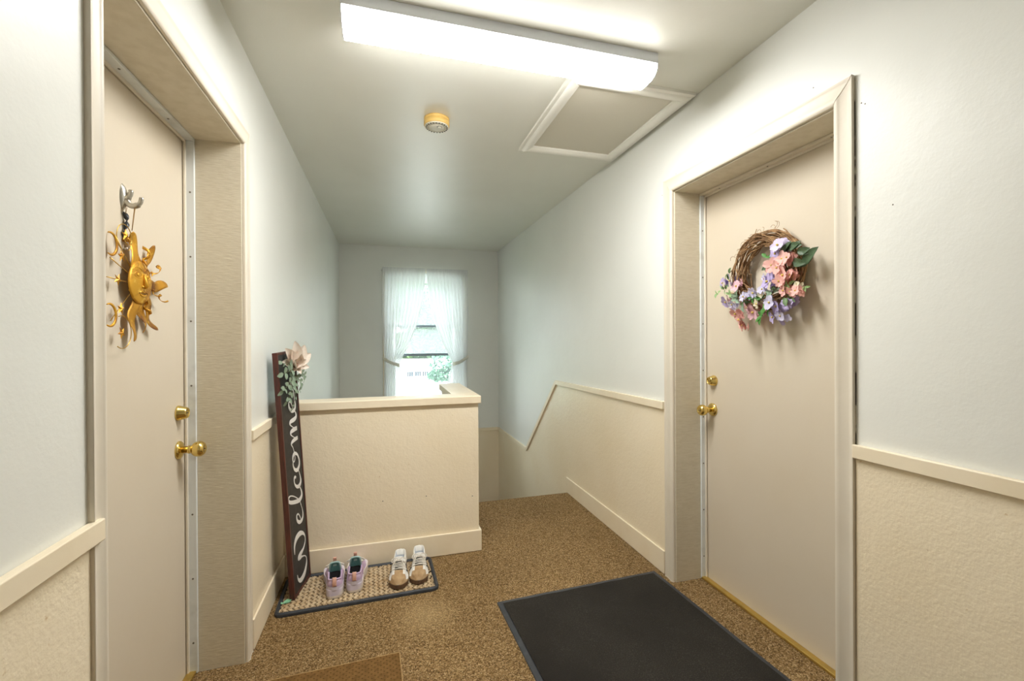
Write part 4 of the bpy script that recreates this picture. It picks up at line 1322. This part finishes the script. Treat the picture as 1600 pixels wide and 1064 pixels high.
def flame(ang, r1, wid, amp, ph, m, seed=0, r0=.048):
    a = math.radians(ang)
    d, n_ = Vector((math.cos(a), math.sin(a), 0)), Vector((-math.sin(a), math.cos(a), 0))
    def fn(u, v):
        s = amp*math.sin(2*pi*u*1.05+ph)*min(1, u*2.2)
        w = wid*1.18*((1-u)**.42+.02)*(1+.22*math.sin(2*pi*u*1.05+ph+1.2))
        p = d*(r0+(r1-r0)*u)+n_*(s+w*(v-.5))
        return (p.x, p.y, .003+.007*math.sin(2*pi*u*1.1+ph*.7)*u+.006*(v-.5)*math.sin(2*pi*u))
    o = local('ray', MB().grid(fn, 22, 4), m, sunr, True)
    o.modifiers.new('thickness', 'SOLIDIFY').thickness = .0014
for q in ((104, .150, .050, .008, 0, GOLD), (55, .152, .028, .008, 1.0, GOLDR), (2, .170, .034, .007, 2.4, GOLDR), (-57, .172, .034, .009, .6, GOLDR),
          (-82, .152, .034, .010, 3.4, GOLDR), (-106, .182, .040, .010, 2.2, GOLDR)):
    flame(*q)
def curl(ang, r1, rad, turns):
    a = math.radians(ang)
    d, n_ = Vector((math.cos(a), math.sin(a), 0)), Vector((-math.sin(a), math.cos(a), 0))
    z = Vector((0, 0, 1))
    def fn(u, v):
        t = 2*pi*turns*u
        rr = rad*(.5+.5*u)
        p = d*(.056+(r1-.056)*u+.010*(v-.5))+n_*rr*math.sin(t)+z*(.010+rr*math.cos(t))
        return tuple(p)
    o = local('curled_strip', MB().grid(fn, 40, 2), GOLD, sunr, True)
    o.modifiers.new('thickness', 'SOLIDIFY').thickness = .0012
for q in ((74, .118, .011, 1.5), (30, .142, .010, 1.7), (-16, .150, .008, 2.0), (-70, .100, .009, 1.3)):
    curl(*q)
def star(c, r, rot):
    vs = [(c[0], c[1], .009)]
    for k in range(10):
        a = rot+2*pi*k/10
        q = r if k % 2 == 0 else r*.38
        vs.append((c[0]+q*math.cos(a), c[1]+q*math.sin(a), .004))
    vs.append((c[0], c[1], .002))
    fs = [(0, 1+k, 1+(k+1) % 10) for k in range(10)]+[(11, 1+(k+1) % 10, 1+k) for k in range(10)]
    local('star', MB().add(vs, fs), GOLD, sunr)
def rod(a, b):
    local('rod', MB().tube([(a[0], a[1], .003), (b[0], b[1], .004)], .0013, 6), WIRE, sunr, True)
for c, rt_ in (((-.096, .064), .5), ((-.115, -.005), 1.1), ((-.101, -.085), .2), ((-.099, -.152), .8), ((-.075, .126), .3)):
    star(c, .019, rt_)
rod((-.045, .036), (-.125, .115)); rod((-.058, .020), (-.150, .050)); rod((-.064, -.006), (-.165, -.004)); rod((-.050, -.036), (-.150, -.120))
def ring(c, r, a0, a1):
    n = 28
    local('wire_ring', MB().tube([(c[0]+r*math.cos(math.radians(a0+(a1-a0)*k/n)), c[1]+r*math.sin(math.radians(a0+(a1-a0)*k/n)), .004) for k in range(n+1)], .0013, 6), WIRE, sunr, True)
ring((-.080, .118), .038, -60, 250); ring((-.062, .120), .018, 160, 420); ring((-.095, -.150), .046, -120, 110)
def crescent(c, r, rot):
    def fn(u, v):
        t = -2.0+4.0*u
        w = .011*math.cos(t*.78)
        q = r+(v-.5)*w
        return (c[0]+q*math.cos(t+rot), c[1]+q*math.sin(t+rot), .004+.002*math.sin(pi*v))
    o = local('crescent', MB().grid(fn, 20, 3), GOLD, sunr, True)
    o.modifiers.new('thickness', 'SOLIDIFY').thickness = .0012
crescent((-.155, -.105), .030, 0); crescent((-.148, .088), .030, 0)
local('hanging_cord', MB().tube([(-.038, .148, .003), (-.040, .214, .012), (-.042, .222, .014), (-.044, .214, .012), (-.039, .148, .003)], .0009, 5), CORD, sunr, True)

# hook and the little charm on it
HY, HZ = 1.552, 1.690
hk = thing('adhesive_hook', (-.733, HY, HZ), 'brushed silver hook stuck to the left door above the sun', 'hook')
def H(x, y, z): return (-.733+x, HY+y, HZ+z)
build('base_plate', MB().grid(lambda u, v: H(.012*math.cos(pi/2*v)**.7 if v < 1 else 0, .0165*v*math.cos(2*pi*u), .039*v*math.sin(2*pi*u)), 28, 8, None, True), NICKEL, hk, True)
build('prong', MB().tube(catmull([H(.008, 0, -.010), H(.018, 0, -.022), H(.030, 0, -.024), H(.042, 0, -.016), H(.047, 0, .002)], 5), [.0095]*4+[.0085]*10+[.006]*6+[.0045], 10), NICKEL, hk, True)
build('upper_nub', MB().tube(catmull([H(.008, 0, -.006), H(.018, 0, .006), H(.021, 0, .022)], 5), [.009]*4+[.0065]*6+[.0045], 10), NICKEL, hk, True)
ch = thing('hanging_charm', (-.7255, 1.551, 1.60), 'dark twisted charm with a gold bell hanging behind the sun', 'charm')
build('thread', MB().tube([(-.724, 1.549, 1.665), (-.7255, 1.550, 1.642)], .0006, 4).tube([(-.722, 1.553, 1.665), (-.7255, 1.552, 1.642)], .0006, 4), CORD, ch)
def tw_(u, v):
    a = 2.6*pi*u
    z = 1.645-.075*u
    return (-.7255+.006*math.sin(a)*(v-.5)*2, 1.551+.0085*math.cos(a)*(v-.5)*2+.004*math.sin(5*u), z)
build('twisted_strip', MB().grid(tw_, 24, 3), CHARM, ch, True).modifiers.new('thickness', 'SOLIDIFY').thickness = .002
build('bell', MB().lathe([(.002, .014), (.006, .010), (.008, .003), (.010, -.004), (.004, -.005)], 14, Matrix.Translation((-.7255, 1.553, 1.565))), GOLD, ch, True)
build('bead', MB().ball((-.7255, 1.552, 1.540), .005), NICKEL, ch, True)

# ------------------------------------------------------------------ wreath on the right door
WC = Vector((1.56, 1.5213, 1.531))
wrt = thing('wreath', WC, 'twig wreath with pink and lilac flowers hanging on the right door', 'wreath')
wrt.matrix_basis = Matrix(((0, 0, -1, WC.x), (-1, 0, 0, WC.y), (0, 1, 0, WC.z), (0, 0, 0, 1)))   # x to the right, y up, z out of the door
bpy.context.view_layer.update()
VINE = mat('brown_grapevine', rgb(166, 130, 90), .8, var=[(40, rgb(116, 84, 54), .42, .64), (25, rgb(206, 174, 126), .55, .7)], bump=[(120, .0008)])
rnd = random.Random(77)
mb = MB()
RC = Vector((-.024, .029, -.025))
for k in range(86):
    a0 = rnd.uniform(0, 2*pi)
    span = rnd.uniform(1.6, 4.6)
    q0 = rnd.uniform(0, 2*pi)
    qr = math.sqrt(rnd.uniform(.05, 1))
    tws = rnd.uniform(-1.6, 1.6)
    n = int(10+span*5)
    pts = []
    wob = rnd.uniform(0, 6.28)
    for i in range(n+1):
        u = i/n
        a = a0+span*u
        q = q0+tws*span*u
        rr = qr*.040*(1+.12*math.sin(7*a+wob))
        if i in (0, n) and k % 5 == 0: rr *= 1.5
        R_ = .142+rr*math.cos(q)
        pts.append(RC+Vector((R_*math.cos(a), R_*math.sin(a), rr*.92*math.sin(q))))
    r_ = rnd.uniform(.0014, .0034)
    mb.tube(pts, [r_*(.5+.5*math.sin(pi*(.12+.76*i/n))) for i in range(n+1)], 5)
local('vine_ring', mb, VINE, wrt, True)
mb = MB()
for k in range(16):          # loose tendrils
    a = math.radians(rnd.uniform(40, 200))
    p = RC+Vector((math.cos(a), math.sin(a), 0))*.178+Vector((0, 0, rnd.uniform(-.01, .03)))
    d = Vector((math.cos(a+rnd.uniform(-1, 1)), math.sin(a+rnd.uniform(-1, 1)), rnd.uniform(-.2, .5)))
    mb.tube(catmull([p, p+d*.014, p+d*.022+Vector((-d.y, d.x, 0))*.010, p+d*.018+Vector((-d.y, d.x, 0))*.020], 4), .0010, 4)
local('tendrils', mb, VINE, wrt, True)
def petal_paint(name, c1, c2):
    return mat(name, rgb(*c1), .75, var=[(45, rgb(*c2), .42, .64)], trans=.2)
FM = {'pk': petal_paint('salmon_pink_petal', (250, 206, 196), (242, 178, 170)), 'pp': petal_paint('rose_pink_petal', (240, 204, 210), (224, 172, 186)),
      'li': petal_paint('lilac_petal', (206, 192, 230), (180, 166, 214)), 'pl': petal_paint('pale_lilac_petal', (222, 218, 238), (198, 194, 222)),
      'wl': petal_paint('white_lilac_petal', (226, 216, 238), (206, 194, 228)), 'wy': petal_paint('ivory_petal', (238, 232, 206), (222, 214, 180))}
LM = {'dg': mat('dark_green_leaf', rgb(62, 84, 56), .5, var=[(30, rgb(84, 106, 74), .4, .65)]), 'mg': mat('mid_green_leaf', rgb(88, 116, 72), .55, var=[(30, rgb(108, 134, 86), .4, .65)]),
      'bg': mat('bright_green_leaf', rgb(92, 148, 70), .55, var=[(30, rgb(70, 128, 54), .4, .65)], trans=.15), 'lg': mat('pale_green_leaf', rgb(164, 196, 136), .6, var=[(30, rgb(140, 176, 116), .4, .65)], trans=.15),
      'sg': mat('sage_leaf', rgb(142, 164, 138), .65, var=[(30, rgb(120, 144, 122), .4, .65)])}
CENT = mat('yellow_flower_centre', rgb(214, 192, 96), .7)
def flower_mesh(key, m, np_, var):
    r = random.Random(var)
    mb = MB()
    for k in range(np_):
        a = 2*pi*k/np_+r.uniform(-.15, .15)
        L, Wd = r.uniform(.88, 1.05), r.uniform(.80, .98)*(1.15 if np_ == 4 else .95)
        cup, tl_ = r.uniform(.15, .5), r.uniform(.05, .45)
        ruf = r.uniform(0, 6)
        def fn(u, v):
            w = Wd*math.sin(pi*min(1, .08+.80*u))**.7
            y = (v-.5)*w
            z = u*tl_*L*.7+cup*(2*v-1)**2*w*.25+.07*math.sin(9*v+ruf)*u*u
            return (L*u*.96, y, z)
        mb.grid(fn, 5, 5, Matrix.Rotation(a, 4, 'Z'))
    me = mb.mesh('flower', True)
    me.materials.append(m)
    return me
FME = {k_: [flower_mesh(k_, m, n_, 10*i+j) for j, n_ in enumerate((4, 5, 5))] for i, (k_, m) in enumerate(FM.items())}
CEN = MB().ball((0, 0, .12), .14, 8, 6).mesh('flower_centre', True)
CEN.materials.append(CENT)
LFM = {k_: leaf_mesh('leaf', 1.0, .52, m, .35, .25, .9) for k_, m in LM.items()}
pieces = [('wl', .084, .114, .029), ('li', .064, .084, .022), ('pk', .049, .039, .027), ('pk', .106, .054, .029), ('pk', .129, .057, .019), ('pk', .083, .024, .024),
    ('pk', .111, -.01, .029), ('pk', .136, -.013, .019), ('pk', .095, -.032, .022), ('li', .039, -.027, .028), ('pl', .018, -.012, .02), ('pl', -.045, -.066, .024),
    ('pl', 0, -.055, .02), ('wy', -.013, -.074, .015), ('pk', .106, -.072, .022), ('pk', .139, -.078, .019), ('pk', .17, -.079, .019), ('li', -.181, .006, .031),
    ('li', -.222, -.002, .023), ('pp', -.141, -.026, .025), ('pl', -.089, -.078, .022), ('li', -.204, -.092, .025), ('pp', -.185, -.08, .02), ('pk', -.148, -.149, .028),
    ('pk', -.12, -.178, .03), ('pk', -.106, -.203, .02), ('pp', -.052, -.149, .03), ('pp', -.069, -.127, .022), ('wy', -.026, -.115, .02), ('pl', .048, -.115, .025),
    ('li', .071, -.132, .024), ('li', .054, -.176, .022), ('pl', .083, -.172, .019), ('li', .117, -.126, .022), ('wy', .16, -.052, .01), ('pl', -.159, -.107, .019),
    ('lg', -.215, -.032, .026), ('lg', -.188, -.057, .022), ('sg', -.134, -.068, .027), ('sg', -.113, -.119, .022), ('sg', -.141, -.089, .022), ('lg', -.275, -.045, .018),
    ('bg', .03, -.139, .023), ('bg', -.004, -.168, .028), ('bg', -.013, -.092, .021), ('mg', .117, -.102, .029), ('sg', .054, -.076, .027), ('mg', .06, -.047, .02),
    ('lg', .122, -.049, .019), ('lg', .191, -.065, .016), ('dg', .112, .092, .031), ('dg', .153, .098, .033), ('dg', .206, .048, .039), ('dg', .171, .029, .028),
    ('dg', .186, .071, .028), ('dg', .147, .033, .019), ('bg', .025, .076, .02), ('dg', .012, .037, .023), ('mg', -.195, .039, .025), ('mg', -.099, -.104, .019), ('bg', -.052, -.086, .021)]
rnd = random.Random(5)
def frame_to(n_, spin):
    n_ = n_.normalized()
    x_ = Vector((math.cos(spin), math.sin(spin), 0))
    x_ = (x_-n_*x_.dot(n_)).normalized()
    y_ = n_.cross(x_)
    return x_, y_, n_
def setM(x_, y_, z_, p, s_):
    return Matrix(((x_.x*s_, y_.x*s_, z_.x*s_, p.x), (x_.y*s_, y_.y*s_, z_.y*s_, p.y), (x_.z*s_, y_.z*s_, z_.z*s_, p.z), (0, 0, 0, 1)))
for key, a, b_, r in pieces:
    c = Vector((a, b_, .010+rnd.uniform(-.006, .014)))
    outw = Vector((a-RC.x, b_-RC.y, 0))
    if key in FM:
        for rep in range(3):
            p = c+(Vector((rnd.uniform(-1, 1)*r*.8, rnd.uniform(-1, 1)*r*.8, -.010-.006*rep)) if rep else Vector((0, 0, .010)))
            n_ = Vector((-.30+rnd.uniform(-.45, .45)+outw.x*1.5, rnd.uniform(-.4, .45)+outw.y*1.5, 1.0))
            x_, y_, z_ = frame_to(n_, rnd.uniform(0, 6.28))
            f = inst('flower', rnd.choice(FME[key]), wrt, setM(x_, y_, z_, p, r*(1.25 if not rep else 1.0)))
            if not rep:
                cen = inst('flower_centre', CEN, f, Matrix())
    elif key == 'dg':
        for k_ in range(2):
            ang_ = math.atan2(outw.y, outw.x)+rnd.uniform(-.7, .7) if a > .1 else rnd.uniform(0, 6.28)
            x_ = Vector((math.cos(ang_), math.sin(ang_), rnd.uniform(.1, .55))).normalized()
            z_ = Vector((rnd.uniform(-.5, .2), rnd.uniform(-.3, .5), 1))
            z_ = (z_-x_*z_.dot(x_)).normalized()
            y_ = z_.cross(x_)
            L_ = r*2.1*rnd.uniform(.8, 1.1)
            inst('leaf', LFM[key], wrt, setM(x_, y_, z_, c-x_*L_*.5, L_))
    else:
        for k_ in range(4):
            ang_ = rnd.uniform(0, 6.28)
            x_ = Vector((math.cos(ang_), math.sin(ang_), rnd.uniform(.0, .7))).normalized()
            z_ = Vector((rnd.uniform(-.5, .3), rnd.uniform(-.3, .5), 1))
            z_ = (z_-x_*z_.dot(x_)).normalized()
            y_ = z_.cross(x_)
            L_ = r*1.35*rnd.uniform(.7, 1.1)
            inst('leaf', LFM[key], wrt, setM(x_, y_, z_, c+Vector((0, 0, .004*k_-.006)), L_))

# old nail holes and screw marks in the paint
NAIL = mat('dark_nail_hole', rgb(96, 88, 76), .9)
for y, z in ((1.207, 2.145), (1.044, 2.008), (1.033, 2.0), (1.973, 2.118), (2.005, 2.099), (2.09, 2.045), (.955, 1.662)):
    build('nail_hole', MB().lathe([(.0022, -.0002), (.0022, .0004)], 8, Matrix.Translation((XR, y, z)) @ Matrix.Rotation(-pi/2, 4, 'Y')), NAIL, wr)
for x, z in ((-.021, .352), (.223, .356), (.496, .329)):
    build('nail_hole', MB().lathe([(.003, -.0002), (.003, .0004)], 8, Matrix.Translation((x, 2.63, z)) @ Matrix.Rotation(pi/2, 4, 'X')), NAIL, hw)
